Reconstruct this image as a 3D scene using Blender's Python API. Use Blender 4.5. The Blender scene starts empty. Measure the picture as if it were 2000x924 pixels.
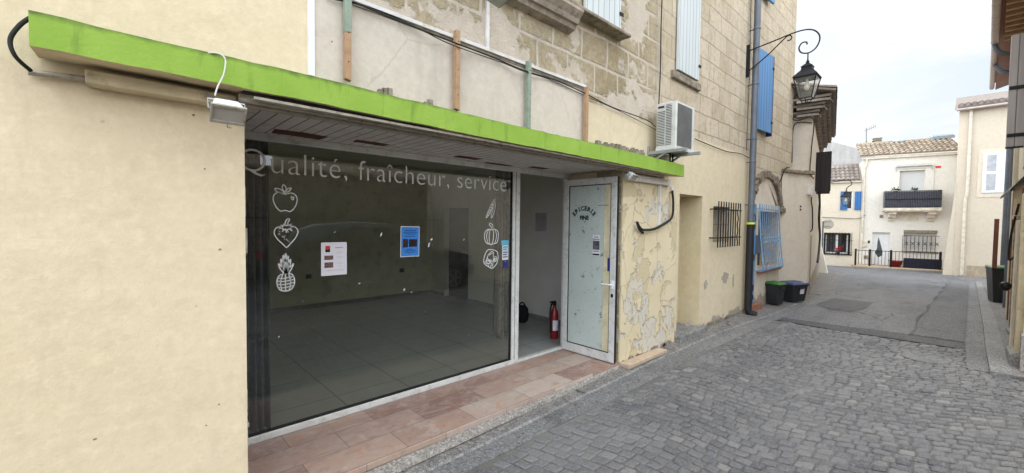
import bpy, math, random
from mathutils import Vector, Matrix
random.seed(7)
scene = bpy.context.scene
COL = scene.collection
PI = math.pi
R = math.radians

# ------------------------------------------------------------------ camera
F = 815.0
CAM = Vector((0, 0, 1.6))
YAW, PITCH, ROLL = R(46.8419), math.atan(29 / F), R(0.7)
fw = Vector((math.cos(YAW) * math.cos(PITCH), math.sin(YAW) * math.cos(PITCH), -math.sin(PITCH)))
_r0 = Vector((math.sin(YAW), -math.cos(YAW), 0)); _u0 = _r0.cross(fw)
rt = _r0 * math.cos(ROLL) + _u0 * math.sin(ROLL)
up = -_r0 * math.sin(ROLL) + _u0 * math.cos(ROLL)
def ray(U, V): return fw + rt * ((U - 1000) / F) - up * ((V - 462) / F)
def on(ax, c, U, V):                       # the point of the plane axis=c seen at photo pixel (U, V)
    d = ray(U, V); return CAM + d * ((c - CAM[ax]) / d[ax])
def hit(p0, n, U, V):
    d = ray(U, V); return CAM + d * ((Vector(p0) - CAM).dot(n) / d.dot(n))
cd = bpy.data.cameras.new('camera'); cam = bpy.data.objects.new('camera', cd); COL.objects.link(cam)
cd.sensor_width = 36; cd.lens = 36 * F / 2000; cd.clip_end = 3000; cd.clip_start = 0.02
m = Matrix((( rt.x, up.x, -fw.x, CAM.x), (rt.y, up.y, -fw.y, CAM.y), (rt.z, up.z, -fw.z, CAM.z), (0, 0, 0, 1)))
cam.matrix_world = m
scene.camera = cam

def g(x):                                   # height of the street along its length
    if x < 2: return -.10
    if x < 6: return -.10 + .02 * (x - 2)
    if x < 8: return -.02 + .01 * (x - 6)
    if x < 10: return 0.
    if x < 26: return -.7 * (x - 10) / 16
    return -.7

# ------------------------------------------------------------------ materials
class G:
    def __init__(s, name, rough=.8, metal=0, spec=.3):
        s.m = bpy.data.materials.new(name); s.m.use_nodes = True; s.t = s.m.node_tree
        s.b = s.t.nodes['Principled BSDF']; s.out = s.t.nodes['Material Output']
        s.b.inputs['Roughness'].default_value = rough; s.b.inputs['Metallic'].default_value = metal
        s.b.inputs['Specular IOR Level'].default_value = spec
        s.co = s.n('ShaderNodeTexCoord').outputs['Object']
    def n(s, ty): return s.t.nodes.new(ty)
    def put(s, sock, v):
        if isinstance(v, bpy.types.NodeSocket): s.t.links.new(v, sock)
        elif isinstance(v, (tuple, list)) and len(v) == 3 and sock.type == 'RGBA': sock.default_value = (*v, 1)
        else: sock.default_value = v
    def map(s, sc=(1, 1, 1), loc=(0, 0, 0), rot=(0, 0, 0), vec=None):
        n = s.n('ShaderNodeMapping'); s.put(n.inputs[0], vec or s.co)
        n.inputs['Scale'].default_value = sc; n.inputs['Location'].default_value = loc; n.inputs['Rotation'].default_value = rot
        return n.outputs[0]
    def noise(s, sc, det=4, ro=.55, vec=None, dist=0, col=False):
        n = s.n('ShaderNodeTexNoise'); s.put(n.inputs['Vector'], vec or s.co)
        n.inputs['Scale'].default_value = sc; n.inputs['Detail'].default_value = det
        n.inputs['Roughness'].default_value = ro; n.inputs['Distortion'].default_value = dist
        return n.outputs['Color' if col else 'Fac']
    def voro(s, sc, vec=None, feat='F1', out='Distance', rnd=1):
        n = s.n('ShaderNodeTexVoronoi'); n.feature = feat; s.put(n.inputs['Vector'], vec or s.co)
        n.inputs['Scale'].default_value = sc; n.inputs['Randomness'].default_value = rnd; return n.outputs[out]
    def ramp(s, fac, stops, mode='LINEAR'):
        n = s.n('ShaderNodeValToRGB'); s.put(n.inputs[0], fac); e = n.color_ramp.elements; n.color_ramp.interpolation = mode
        while len(e) < len(stops): e.new(.5)
        for k, (p, c) in enumerate(stops):
            e[k].position = p; e[k].color = (c, c, c, 1) if isinstance(c, (int, float)) else (*c, 1)
        return n.outputs[0]
    def mix(s, fac, a, b, mode='MIX'):
        n = s.n('ShaderNodeMix'); n.data_type = 'RGBA'; n.blend_type = mode
        s.put(n.inputs[0], fac); s.put(n.inputs[6], a); s.put(n.inputs[7], b); return n.outputs[2]
    def math(s, op, a, b=0., c=0.):
        n = s.n('ShaderNodeMath'); n.operation = op; s.put(n.inputs[0], a); s.put(n.inputs[1], b)
        if op in ('MULTIPLY_ADD',): s.put(n.inputs[2], c)
        return n.outputs[0]
    def sep(s, vec=None):
        n = s.n('ShaderNodeSeparateXYZ'); s.put(n.inputs[0], vec or s.co); return n.outputs
    def comb(s, x, y, z=0.):
        n = s.n('ShaderNodeCombineXYZ'); s.put(n.inputs[0], x); s.put(n.inputs[1], y); s.put(n.inputs[2], z); return n.outputs[0]
    def brick(s, vec, w, h, mortar, c1=(0, 0, 0), c2=(1, 1, 1), cm=(0, 0, 0), smooth=.1, off=.5, bias=0):
        n = s.n('ShaderNodeTexBrick'); s.put(n.inputs['Vector'], vec)
        s.put(n.inputs['Color1'], c1); s.put(n.inputs['Color2'], c2); s.put(n.inputs['Mortar'], cm)
        n.inputs['Scale'].default_value = 1; n.inputs['Brick Width'].default_value = w; n.inputs['Row Height'].default_value = h
        n.inputs['Mortar Size'].default_value = mortar; n.inputs['Mortar Smooth'].default_value = smooth; n.inputs['Bias'].default_value = bias
        n.offset = off; return n.outputs['Color'], n.outputs['Fac']
    def bump(s, h, st=.3, dist=.01):
        n = s.n('ShaderNodeBump'); s.put(n.inputs['Height'], h); n.inputs['Strength'].default_value = st; n.inputs['Distance'].default_value = dist
        if s.b.inputs['Normal'].is_linked: s.put(n.inputs['Normal'], s.b.inputs['Normal'].links[0].from_socket)
        s.put(s.b.inputs['Normal'], n.outputs[0])
    def col(s, c): s.put(s.b.inputs['Base Color'], c); return s
    def rough(s, c): s.put(s.b.inputs['Roughness'], c); return s

def plain(name, c, rough=.6, metal=0, var=.18, sc=6, bump=0., bsc=80, spec=.3, dirt=None):
    q = G(name, rough, metal, spec)
    a = q.mix(q.ramp(q.noise(sc, 5), [(.3, 0), (.7, 1)]), tuple(v * (1 - var) for v in c), tuple(min(1, v * (1 + var)) for v in c))
    if dirt: a = q.mix(q.ramp(q.noise(sc * 1.7, 8, .7), [(.52, 0), (.68, .75)]), a, dirt)
    q.col(a)
    if bump: q.bump(q.noise(bsc, 4), bump, .004)
    return q.m
M = {}
def render_mat(name, c, c2, stain=(.30, .25, .19), st=(.60, .78), fine=.35, low=None):
    q = G(name, .92, 0, .15)
    a = q.mix(q.ramp(q.noise(.9, 7, .6), [(.32, 0), (.68, 1)]), c, c2)
    a = q.mix(q.ramp(q.noise(34, 3, .7), [(.35, 0), (.75, .22)]), a, tuple(v * .75 for v in c))
    a = q.mix(q.ramp(q.noise(7, 7, .75), [(.40, .30), (.54, 0)]), a, tuple(v * .80 for v in c))
    a = q.mix(q.ramp(q.noise(13, 6, .7, q.map(loc=(3, 3, 8))), [(.50, 0), (.68, .35)]), a, tuple(min(1, v * 1.13) for v in c2))
    ck = q.ramp(q.voro(.55, q.map(vec=q.mix(.10, q.co, q.noise(5, 6, .7, col=True))), 'DISTANCE_TO_EDGE'), [(.0, .28), (.0022, .2), (.004, 0)])
    a = q.mix(q.math('MULTIPLY', ck, q.ramp(q.noise(.9, 3), [(.50, 0), (.58, 1)])), a, (.24, .18, .12))
    streak = q.noise(1, 6, .65, q.map((5, 5, .6)))
    a = q.mix(q.ramp(streak, [(st[0], 0), (st[1], .32)]), a, stain)
    spots = q.ramp(q.voro(3.1, q.map((1, 1, 1), (3, 1, 5)), rnd=1), [(.0, 1), (.022, .9), (.03, 0)])
    a = q.mix(q.math('MULTIPLY', spots, q.ramp(q.noise(1.3, 2), [(.5, 0), (.56, 1)])), a, (.10, .085, .07))
    if low is not None:                     # damp, worn band close to the ground
        z = q.sep()[2]; e = q.math('ADD', z, q.math('MULTIPLY', q.noise(4.5, 7, .7), -.55))
        k = q.ramp(q.math('ADD', e, .5 - low), [(.20, 1), (.24, 0)])
        a = q.mix(k, a, (.36, .31, .25)); q.bump(k, .5, -.012)
    q.col(a)
    q.bump(q.noise(3.1, 6, .6), .3, .022)
    q.bump(q.noise(38, 6, .75), fine, .008)
    return q.m
M['cream'] = render_mat('cream_render', (.69, .565, .375), (.75, .625, .44), low=-.2)
M['cream_low'] = render_mat('cream_render_worn', (.66, .55, .37), (.71, .60, .43), stain=(.40, .33, .24), fine=.22, low=.10)
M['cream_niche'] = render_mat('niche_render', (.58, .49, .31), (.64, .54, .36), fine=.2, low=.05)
M['cream_up'] = render_mat('smooth_render', (.70, .57, .42), (.74, .62, .47), fine=.12)
M['board'] = render_mat('backing_panel', (.56, .485, .40), (.64, .565, .475), stain=(.33, .29, .25), st=(.55, .75), fine=.15)
M['oldwall'] = render_mat('old_render', (.66, .57, .46), (.72, .64, .53), stain=(.35, .29, .23), st=(.52, .75), low=.22)
M['whitewall'] = render_mat('white_render', (.74, .70, .62), (.78, .74, .66), stain=(.50, .46, .40), fine=.1)
M['farcream'] = render_mat('far_render', (.66, .58, .46), (.71, .63, .50), stain=(.5, .42, .33), fine=.1)
M['pinkwall'] = render_mat('beige_render', (.60, .52, .41), (.64, .56, .45), stain=(.5, .42, .33), fine=.1)
M['greywall'] = render_mat('grey_gable', (.36, .35, .34), (.46, .45, .43), stain=(.14, .14, .13), st=(.42, .7))
M['rightwall'] = render_mat('right_render', (.62, .54, .41), (.70, .62, .48), stain=(.25, .21, .17), st=(.5, .72))

def stone_mat():
    q = G('ashlar_stone', .95, 0, .1)
    q.co = q.map(loc=(5, 0, 0)); x, y, z = q.sep()
    wob = q.noise(1.7, 3, .5, col=True); ws = q.sep(wob)
    bx = q.math('ADD', x, q.math('MULTIPLY', ws[0], .07)); bz = q.math('ADD', z, q.math('MULTIPLY', ws[1], .05))
    v = q.comb(bx, bz)
    rc, rf = q.brick(v, .46, .27, .010, smooth=.35)
    vn = q.comb(q.math('ADD', bx, q.math('MULTIPLY', ws[2], .05)), q.math('ADD', bz, .04))
    lc, lf = q.brick(vn, .43, .30, .024, smooth=.7)
    # right part: pale regular blocks with thin joints
    fine = q.noise(26, 6, .75)
    reg = q.mix(rc, (.50, .405, .28), (.64, .54, .40))
    reg = q.mix(q.ramp(q.noise(2.2, 5), [(.35, 0), (.65, .6)]), reg, (.66, .57, .45))
    reg = q.mix(q.ramp(q.noise(13, 6, .75), [(.50, 0), (.64, .55)]), reg, (.38, .31, .215))
    reg = q.mix(q.math('MULTIPLY', rf, q.ramp(q.noise(3, 4), [(.35, .35), (.6, .85)])), reg, (.40, .33, .24))
    # left part: olive rough blocks, broad pale mortar smeared over them
    old = q.mix(lc, (.38, .30, .18), (.50, .41, .27))
    old = q.mix(q.ramp(q.noise(11, 6, .75), [(.46, 0), (.62, .55)]), old, (.56, .47, .34))
    old = q.mix(q.ramp(fine, [(.38, 0), (.66, .65)]), old, (.24, .195, .125))
    smear = q.ramp(q.math('ADD', q.noise(1.5, 6, .6), q.math('MULTIPLY', z, -.02)), [(.385, 0), (.415, 1)])
    msk = q.math('MAXIMUM', lf, q.math('SUBTRACT', 1., smear))
    old = q.mix(q.math('MULTIPLY', msk, .9), old, q.mix(q.ramp(q.noise(5, 7, .7), [(.35, 0), (.65, 1)]), (.54, .46, .37), (.65, .57, .47)))
    k = q.ramp(q.math('ADD', q.math('MULTIPLY', x, .1), q.math('MULTIPLY', q.noise(1.1, 4), .08)), [(.50, 0), (.56, 1)])
    a = q.mix(k, old, reg)
    a = q.mix(q.ramp(q.noise(1, 6, .7, q.map((3, 3, .5))), [(.55, 0), (.75, .45)]), a, (.26, .22, .17))
    # pits and holes
    a = q.mix(q.ramp(q.noise(60, 4, .8), [(.60, 0), (.68, .45)]), a, (.22, .18, .13))
    q.col(a)
    hh = q.mix(k, q.math('SUBTRACT', 1., msk), q.math('SUBTRACT', 1., rf))
    q.bump(hh, .8, .012); q.bump(fine, .9, .022); q.bump(q.noise(90, 4, .8), .4, .006)
    return q.m
M['stone'] = stone_mat()

def peel_mat():
    q = G('peeling_render', .93, 0, .12)
    x, y, z = q.sep()
    big = q.noise(1.7, 7, .60, dist=.5); med = q.noise(1.9, 8, .60, q.map(loc=(7, 3, 2)), dist=.3); tiny = q.noise(30, 5, .7)
    base = q.mix(q.ramp(q.noise(2, 5), [(.3, 0), (.7, 1)]), (.64, .53, .34), (.72, .61, .42))
    under = q.mix(q.ramp(tiny, [(.3, 0), (.7, 1)]), (.55, .455, .28), (.60, .50, .33))
    pl = q.mix(q.ramp(q.noise(9, 6, .7), [(.35, 0), (.65, 1)]), (.56, .515, .44), (.65, .58, .455))
    pl = q.mix(q.ramp(q.noise(13, 3, .6), [(.60, 0), (.70, .8)]), pl, (.26, .23, .20))
    mz = q.math('ADD', med, q.math('MULTIPLY', z, -.045))
    k1 = q.ramp(big, [(.555, 0), (.567, 1)]); k2 = q.ramp(mz, [(.520, 0), (.530, 1)])
    a = q.mix(k1, base, under); a = q.mix(k2, a, pl)
    edge = q.ramp(big, [(.550, 0), (.556, .35), (.563, 0)]); e2 = q.ramp(mz, [(.512, 0), (.519, .5), (.527, 0)])
    a = q.mix(q.math('MAXIMUM', edge, e2), a, (.20, .16, .11))
    crack = q.ramp(q.voro(1.9, q.map(vec=q.mix(.12, q.co, q.noise(4, 4, col=True))), 'DISTANCE_TO_EDGE'), [(.0, .7), (.008, 0)])
    a = q.mix(crack, a, (.22, .17, .12))
    q.col(a); q.bump(q.math('SUBTRACT', 1., q.math('MAXIMUM', k1, k2)), .8, .01); q.bump(tiny, .4, .008)
    return q.m
M['peel'] = peel_mat()

def green_mat():
    q = G('green_paint', .75, 0, .25)
    a = q.mix(q.ramp(q.noise(3, 6, .65), [(.3, 0), (.7, 1)]), (.225, .365, .045), (.295, .44, .070))
    a = q.mix(q.ramp(q.noise(11, 5, .7), [(.62, 0), (.74, .5)]), a, (.42, .55, .09))
    a = q.mix(q.ramp(q.noise(1, 7, .7, q.map((9, 9, 1.3))), [(.55, 0), (.75, .6)]), a, (.06, .12, .02))
    a = q.mix(q.ramp(q.noise(24, 6, .8), [(.62, 0), (.70, .5)]), a, (.10, .19, .03))
    z = q.sep()[2]
    rim = q.ramp(q.math('ADD', z, q.math('MULTIPLY', q.noise(14, 5), .05)), [(.365, 0), (.382, .7)])
    q.col(q.mix(rim, a, (.05, .07, .025)))
    q.bump(q.noise(45, 5, .7), .5, .006); q.bump(q.noise(5, 3), .3, .01)
    return q.m
# z of the canopy is rebased in its own object coordinates below
M['green'] = green_mat()

def marble_mat():
    q = G('pink_marble', .5, 0, .4)
    x, y, z = q.sep()
    c, f = q.brick(q.comb(q.math('ADD', x, .13), y), .62, .27, .0028, c1=(0, 0, 0), c2=(1, 1, 1), smooth=0)
    a = q.ramp(c, [(0, (.25, .145, .115)), (.35, (.40, .27, .205)), (.6, (.30, .19, .16)), (.85, (.47, .375, .31)), (1, (.36, .24, .17))])
    v = q.noise(3.4, 9, .75, q.map((1, 2.4, 1)), dist=1.6)
    a = q.mix(q.ramp(v, [(.46, 0), (.60, .5)]), a, (.43, .34, .28))
    a = q.mix(q.ramp(q.noise(3.1, 7, .7, q.map((1, 2, 1), (5, 2, 0)), dist=1.5), [(.57, 0), (.64, .6)]), a, (.46, .20, .10))
    a = q.mix(q.ramp(q.noise(6, 8, .75, q.map((1, 2, 1), (9, 2, 0)), dist=1), [(.53, 0), (.66, .55)]), a, (.19, .125, .11))
    a = q.mix(q.ramp(q.noise(2.4, 9, .8, q.map((1.4, 1, 1), (1, 7, 0))), [(.54, 0), (.66, .55)]), a, (.52, .45, .38))
    a = q.mix(f, a, (.17, .13, .11))
    q.col(a); q.rough(q.ramp(q.noise(5, 6), [(.3, .45), (.7, .75)])); q.bump(f, .4, -.003)
    return q.m
M['marble'] = marble_mat()

def cobble_mat():
    q = G('granite_sett', .75, 0, .35)
    geo = q.n('ShaderNodeObjectInfo')
    at = q.n('ShaderNodeAttribute'); at.attribute_name = 'tone'
    t = at.outputs['Fac']
    a = q.ramp(t, [(0, (.078, .075, .080)), (.5, (.126, .119, .119)), (.85, (.170, .158, .150)), (1, (.225, .207, .187))])
    a = q.mix(q.ramp(q.noise(70, 5, .85), [(.44, 0), (.60, .6)]), a, (.245, .235, .225))
    a = q.mix(q.ramp(q.noise(45, 5, .85, q.map(loc=(4, 4, 4))), [(.50, 0), (.62, .6)]), a, (.045, .044, .048))
    a = q.mix(q.ramp(q.noise(.8, 6, .6), [(.45, 0), (.68, .6)]), a, (.21, .20, .19))
    q.col(a); q.rough(q.ramp(q.noise(60, 4), [(.3, .62), (.7, .9)]))
    q.bump(q.noise(38, 6, .8), .9, .010)
    return q.m
M['sett'] = cobble_mat()
def grout():
    q = G('joint_sand', .95, 0, .1)
    a = q.mix(q.ramp(q.noise(90, 4, .8), [(.3, 0), (.7, 1)]), (.10, .092, .082), (.19, .175, .155))
    a = q.mix(q.ramp(q.noise(.7, 6, .6), [(.45, 0), (.7, .6)]), a, (.25, .235, .21))
    q.col(a); q.bump(q.noise(120, 4, .8), .6, .004); return q.m
M['grout'] = grout()
def asphalt(name, c, c2, crack=True):
    q = G(name, .85, 0, .3)
    a = q.mix(q.ramp(q.noise(1.4, 7, .65), [(.3, 0), (.7, 1)]), c, c2)
    sp = q.noise(150, 3, .9)
    a = q.mix(q.ramp(sp, [(.45, 0), (.62, .7)]), a, tuple(v * 1.75 for v in c2))
    a = q.mix(q.ramp(sp, [(.34, .7), (.44, 0)]), a, tuple(v * .35 for v in c))
    a = q.mix(q.ramp(q.noise(24, 6, .8), [(.50, 0), (.64, .65)]), a, tuple(v * .5 for v in c))
    a = q.mix(q.ramp(q.noise(9, 7, .85, q.map((1, 1, 1), (4, 9, 0))), [(.50, 0), (.62, .6)]), a, tuple(min(1, v * 1.6) for v in c2))
    a = q.mix(q.ramp(q.noise(1.1, 6, .7, q.map((.4, 1.6, 1), (2, 5, 0))), [(.48, 0), (.66, .55)]), a, tuple(v * .6 for v in c))
    ag = q.noise(45, 5, .9); a = q.mix(q.ramp(ag, [(.52, 0), (.60, .75)]), a, tuple(min(1, v * 2.1) for v in c2)); a = q.mix(q.ramp(ag, [(.38, .8), (.46, 0)]), a, tuple(v * .3 for v in c))
    if crack:
        vv = q.mix(.14, q.co, q.noise(3, 5, col=True))
        cr = q.ramp(q.voro(.9, vv, 'DISTANCE_TO_EDGE'), [(0, .9), (.010, 0)])
        a = q.mix(q.math('MULTIPLY', cr, q.ramp(q.noise(.7, 3), [(.45, 0), (.55, 1)])), a, (.03, .03, .03))
    a = q.mix(q.ramp(q.noise(2.6, 8, .75), [(.6, 0), (.72, .45)]), a, tuple(min(1, v * 1.7) for v in c2))
    a = q.mix(q.ramp(q.noise(1.9, 8, .8, q.map(loc=(6, 1, 0))), [(.56, 0), (.66, .6)]), a, tuple(v * .55 for v in c))
    q.col(a); q.bump(sp, .7, .006); q.bump(q.noise(5, 5), .3, .02)
    return q.m
M['asphalt'] = asphalt('old_asphalt', (.105, .10, .10), (.155, .15, .15))
M['patch'] = asphalt('dark_asphalt_patch', (.050, .050, .053), (.085, .083, .085), False)
M['patch2'] = asphalt('lighter_asphalt_strip', (.085, .083, .084), (.125, .12, .12), False)
M['concrete'] = asphalt('gutter_concrete', (.125, .122, .12), (.17, .165, .158), False)
M['pave'] = asphalt('pavement_asphalt', (.125, .115, .105), (.175, .16, .145), True)
M['kerb'] = asphalt('kerb_stone', (.16, .155, .147), (.205, .198, .186), False)
M['kerbstep'] = asphalt('step_concrete', (.22, .20, .175), (.29, .26, .23), False)

def tilefloor():
    q = G('floor_tiles', .35, 0, .5)
    x, y, z = q.sep()
    c, f = q.brick(q.comb(y, x), .60, .60, .004, smooth=0, off=0)
    a = q.mix(q.ramp(q.noise(5, 7, .7), [(.3, 0), (.7, 1)]), (.29, .29, .275), (.36, .36, .34))
    a = q.mix(q.ramp(q.noise(60, 3), [(.5, 0), (.8, .3)]), a, (.22, .22, .21))
    q.col(q.mix(f, a, (.07, .07, .065))); q.bump(f, .3, -.002); return q.m
M['tiles'] = tilefloor()
def soffit():
    q = G('soffit_boards', .7, 0, .3)
    x, y, z = q.sep()
    d = q.math('ADD', x, q.math('MULTIPLY', y, .0))
    c, f = q.brick(q.comb(y, x), .9, .085, .0035, smooth=0, off=.37)
    a = q.mix(q.ramp(q.noise(7, 6), [(.3, 0), (.7, 1)]), (.52, .49, .45), (.64, .61, .57))
    a = q.mix(q.ramp(q.noise(12, 7, .75), [(.56, 0), (.7, .6)]), a, (.25, .20, .17))
    q.col(q.mix(f, a, (.05, .045, .04))); q.bump(f, .6, -.004); return q.m
M['soffit'] = soffit()
def planks(name, c, c2, pitch=.095, axis=0, dark=(.05, .06, .07), rough=.6):
    q = G(name, rough, 0, .3)
    o = q.sep(); d = o[axis]
    fr = q.math('FRACT', q.math('DIVIDE', d, pitch))
    gp = q.ramp(fr, [(0, 1), (.06, 1), (.10, 0)])
    a = q.mix(q.ramp(q.noise(1, 6, .6, q.map((12, 12, .8))), [(.3, 0), (.7, 1)]), c, c2)
    a = q.mix(q.ramp(q.noise(16, 6, .8), [(.66, 0), (.72, .6)]), a, tuple(v * .35 for v in c))
    q.col(q.mix(gp, a, tuple(v * .4 for v in c))); q.bump(gp, .7, -.006); return q.m
M['sh_pale'] = planks('pale_blue_shutter', (.53, .56, .555), (.60, .625, .615))
M['sh_blue'] = planks('blue_shutter', (.10, .235, .45), (.14, .29, .52), .11)
M['sh_blue2'] = planks('strong_blue_shutter', (.035, .14, .36), (.05, .17, .42), .12, 1)
M['sh_grey'] = planks('grey_wood_shutter', (.30, .28, .29), (.42, .39, .39), .10, 1)
M['sh_dark'] = planks('dark_shutter', (.025, .02, .022), (.045, .035, .035), .10, 1)
M['sh_brown'] = plain('red_brown_wood', (.17, .06, .035), .6, bump=.3)
M['sh_white'] = plain('white_louvre', (.72, .73, .75), .5, var=.06)
M['blue'] = plain('blue_metal', (.10, .28, .52), .45, var=.2, dirt=(.2, .25, .3))
M['blue_pale'] = plain('pale_blue_iron', (.20, .34, .50), .5, var=.2, sc=15, dirt=(.14, .12, .10))
M['alu'] = plain('white_aluminium', (.66, .65, .62), .38, .15, var=.08, sc=9, dirt=(.38, .35, .31), spec=.5)
M['alu_grey'] = plain('grey_aluminium_edge', (.25, .25, .24), .4, .4)
M['rail'] = plain('weathered_rail', (.42, .38, .31), .5, .3, sc=12, dirt=(.16, .12, .09))
M['rubber'] = plain('black_gasket', (.012, .012, .012), .6)
M['black'] = plain('black_iron', (.018, .018, .02), .5, .5, bump=.2)
M['cable'] = plain('black_cable', (.02, .019, .018), .7)
M['wcable'] = plain('white_cable', (.62, .60, .54), .6)
M['conduit'] = plain('white_conduit', (.66, .63, .60), .5, var=.1, sc=5, dirt=(.4, .36, .32))
M['zinc'] = plain('zinc_pipe', (.13, .145, .17), .5, .3, sc=4, bump=.15, dirt=(.14, .14, .15))
M['blackpipe'] = plain('black_painted_pipe', (.022, .022, .025), .5, .2, bump=.3)
M['yellow'] = plain('yellow_tape', (.62, .70, .05), .6)
M['wood_new'] = plain('bare_batten', (.42, .26, .15), .8, sc=9, bump=.4, dirt=(.22, .15, .09))
M['wood_green'] = plain('green_batten', (.26, .31, .24), .8, sc=9, bump=.4, dirt=(.15, .17, .12))
M['ac'] = plain('ac_casing', (.60, .60, .57), .45, .05, var=.07, sc=5, dirt=(.42, .40, .36))
M['acdark'] = plain('ac_inside', (.035, .033, .032), .7)
M['acgrille'] = plain('ac_guard', (.24, .235, .22), .6)
M['steel'] = plain('bracket_steel', (.34, .345, .36), .45, .5)
M['white'] = plain('white_plastic', (.72, .72, .71), .4, var=.06)
M['lampwhite'] = plain('flood_white', (.70, .71, .72), .35, var=.06, dirt=(.45, .43, .38))
M['trim'] = plain('white_corner_trim', (.75, .74, .72), .4, var=.05)
M['decal'] = plain('vinyl_white', (.90, .90, .89), .6, var=.05, sc=20)
M['decal_grey'] = plain('vinyl_faded', (.88, .88, .87), .6, var=.12, sc=20)
M['ink'] = plain('black_ink', (.012, .012, .012), .5)
M['greenink'] = plain('faded_green_vinyl', (.20, .27, .25), .6, sc=20)
M['textgrey'] = plain('grey_print', (.45, .42, .44), .7)
M['paper'] = plain('white_paper', (.74, .71, .76), .7, var=.04)
M['paperblue'] = plain('blue_paper', (.045, .22, .62), .6, var=.08)
M['navy'] = plain('navy_print', (.01, .035, .16), .6)
M['red'] = plain('red_enamel', (.25, .015, .018), .3, var=.1, spec=.5)
M['redprint'] = plain('red_print', (.62, .05, .04), .6)
M['brownprint'] = plain('photo_print', (.16, .09, .08), .7, sc=90, var=.8)
M['skyblue'] = plain('cyan_print', (.12, .45, .62), .6)
M['darkblue'] = plain('deep_blue_print', (.02, .025, .18), .6)
M['binblack'] = plain('bin_plastic', (.018, .019, .022), .42, var=.2, bump=.1, spec=.4)
M['bingreen'] = plain('green_lid', (.035, .15, .03), .45, var=.2)
M['binblue'] = plain('blue_lid', (.035, .055, .13), .42, var=.25)
M['stonedark'] = plain('weathered_stone', (.26, .22, .165), .95, sc=12, bump=.9, bsc=30, var=.45, dirt=(.09, .075, .06))
M['ledge'] = plain('carved_stone', (.34, .28, .22), .9, sc=8, bump=.7, bsc=35, var=.35, dirt=(.10, .08, .065))
M['arch'] = plain('rough_arch_stone', (.22, .175, .13), .95, sc=18, bump=1, bsc=25, var=.5, dirt=(.08, .065, .05))
M['curtain'] = plain('dark_curtain', (.22, .185, .165), .95, var=.3, sc=20)
M['curtain2'] = plain('blue_black_curtain', (.06, .058, .075), .95, var=.25, sc=20)
M['intwall'] = plain('interior_paint', (.72, .69, .55), .9, sc=3, var=.1, bump=.15, dirt=(.46, .42, .33))
M['intwhite'] = plain('interior_white_paint', (.70, .66, .61), .9, sc=4, var=.05, bump=.12)
M['skirting'] = plain('grey_skirting', (.22, .21, .20), .6)
M['intdark'] = plain('dark_room', (.10, .09, .08), .9)
M['doorstep'] = plain('terracotta_step', (.30, .13, .08), .8, bump=.4)
M['mould'] = plain('cream_moulding', (.56, .47, .31), .8, sc=6, bump=.3, dirt=(.30, .25, .17))
M['hole'] = plain('exposed_brown_board', (.10, .04, .025), .9, sc=18, var=.4, bump=.6)
M['terr'] = plain('terrace_tile', (.52, .38, .25), .7, sc=10)
M['gutter'] = plain('cream_gutter', (.64, .57, .46), .5)
M['pinkgut'] = plain('pinkish_gutter', (.46, .38, .35), .5)
M['railpanel'] = plain('dark_balcony_panel', (.10, .10, .12), .6)
M['planter'] = plain('navy_planter', (.016, .018, .035), .5)
M['redpot'] = plain('red_pot', (.30, .015, .02), .45)
M['leaf'] = plain('leaf_green', (.045, .075, .025), .7, sc=30, var=.5)
M['leafdark'] = plain('dark_conifer', (.025, .045, .025), .8, sc=30, var=.5)
M['flower'] = plain('red_flower', (.50, .01, .02), .6)
M['cloth'] = plain('dark_bag', (.012, .011, .014), .9)
M['greycloth'] = plain('grey_green_cloth', (.075, .09, .085), .9)
M['carpaint'] = plain('dark_car_paint', (.025, .028, .032), .18, .4, var=.1, spec=.6)
M['tyre'] = plain('tyre_rubber', (.02, .02, .02), .8)
M['rim'] = plain('alloy_rim', (.42, .42, .43), .3, .8)
M['redglass'] = plain('tail_light_glass', (.45, .02, .02), .2)
M['headglass'] = plain('headlight_glass', (.65, .67, .7), .1, .3)
M['bulb'] = plain('opal_bulb', (.8, .78, .7), .3)
M['solar'] = plain('rooflight_glass', (.28, .36, .42), .12, .3, spec=.8)
def film():
    q = G('etched_film', .32, 0, .5)
    a = q.mix(q.ramp(q.noise(1.8, 6), [(.3, 0), (.7, 1)]), (.44, .50, .46), (.53, .58, .54))
    s = q.ramp(q.noise(11, 7, .72, q.map((1, 1, .8))), [(.615, 0), (.625, .85)])
    s2 = q.ramp(q.noise(42, 4, .8, q.map((1, 1, 1), (3, 3, 3))), [(.63, 0), (.645, .8)])
    a = q.mix(s, a, (.13, .15, .13)); a = q.mix(s2, a, (.10, .11, .10))
    q.col(a); return q.m
M['film'] = film()
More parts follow.
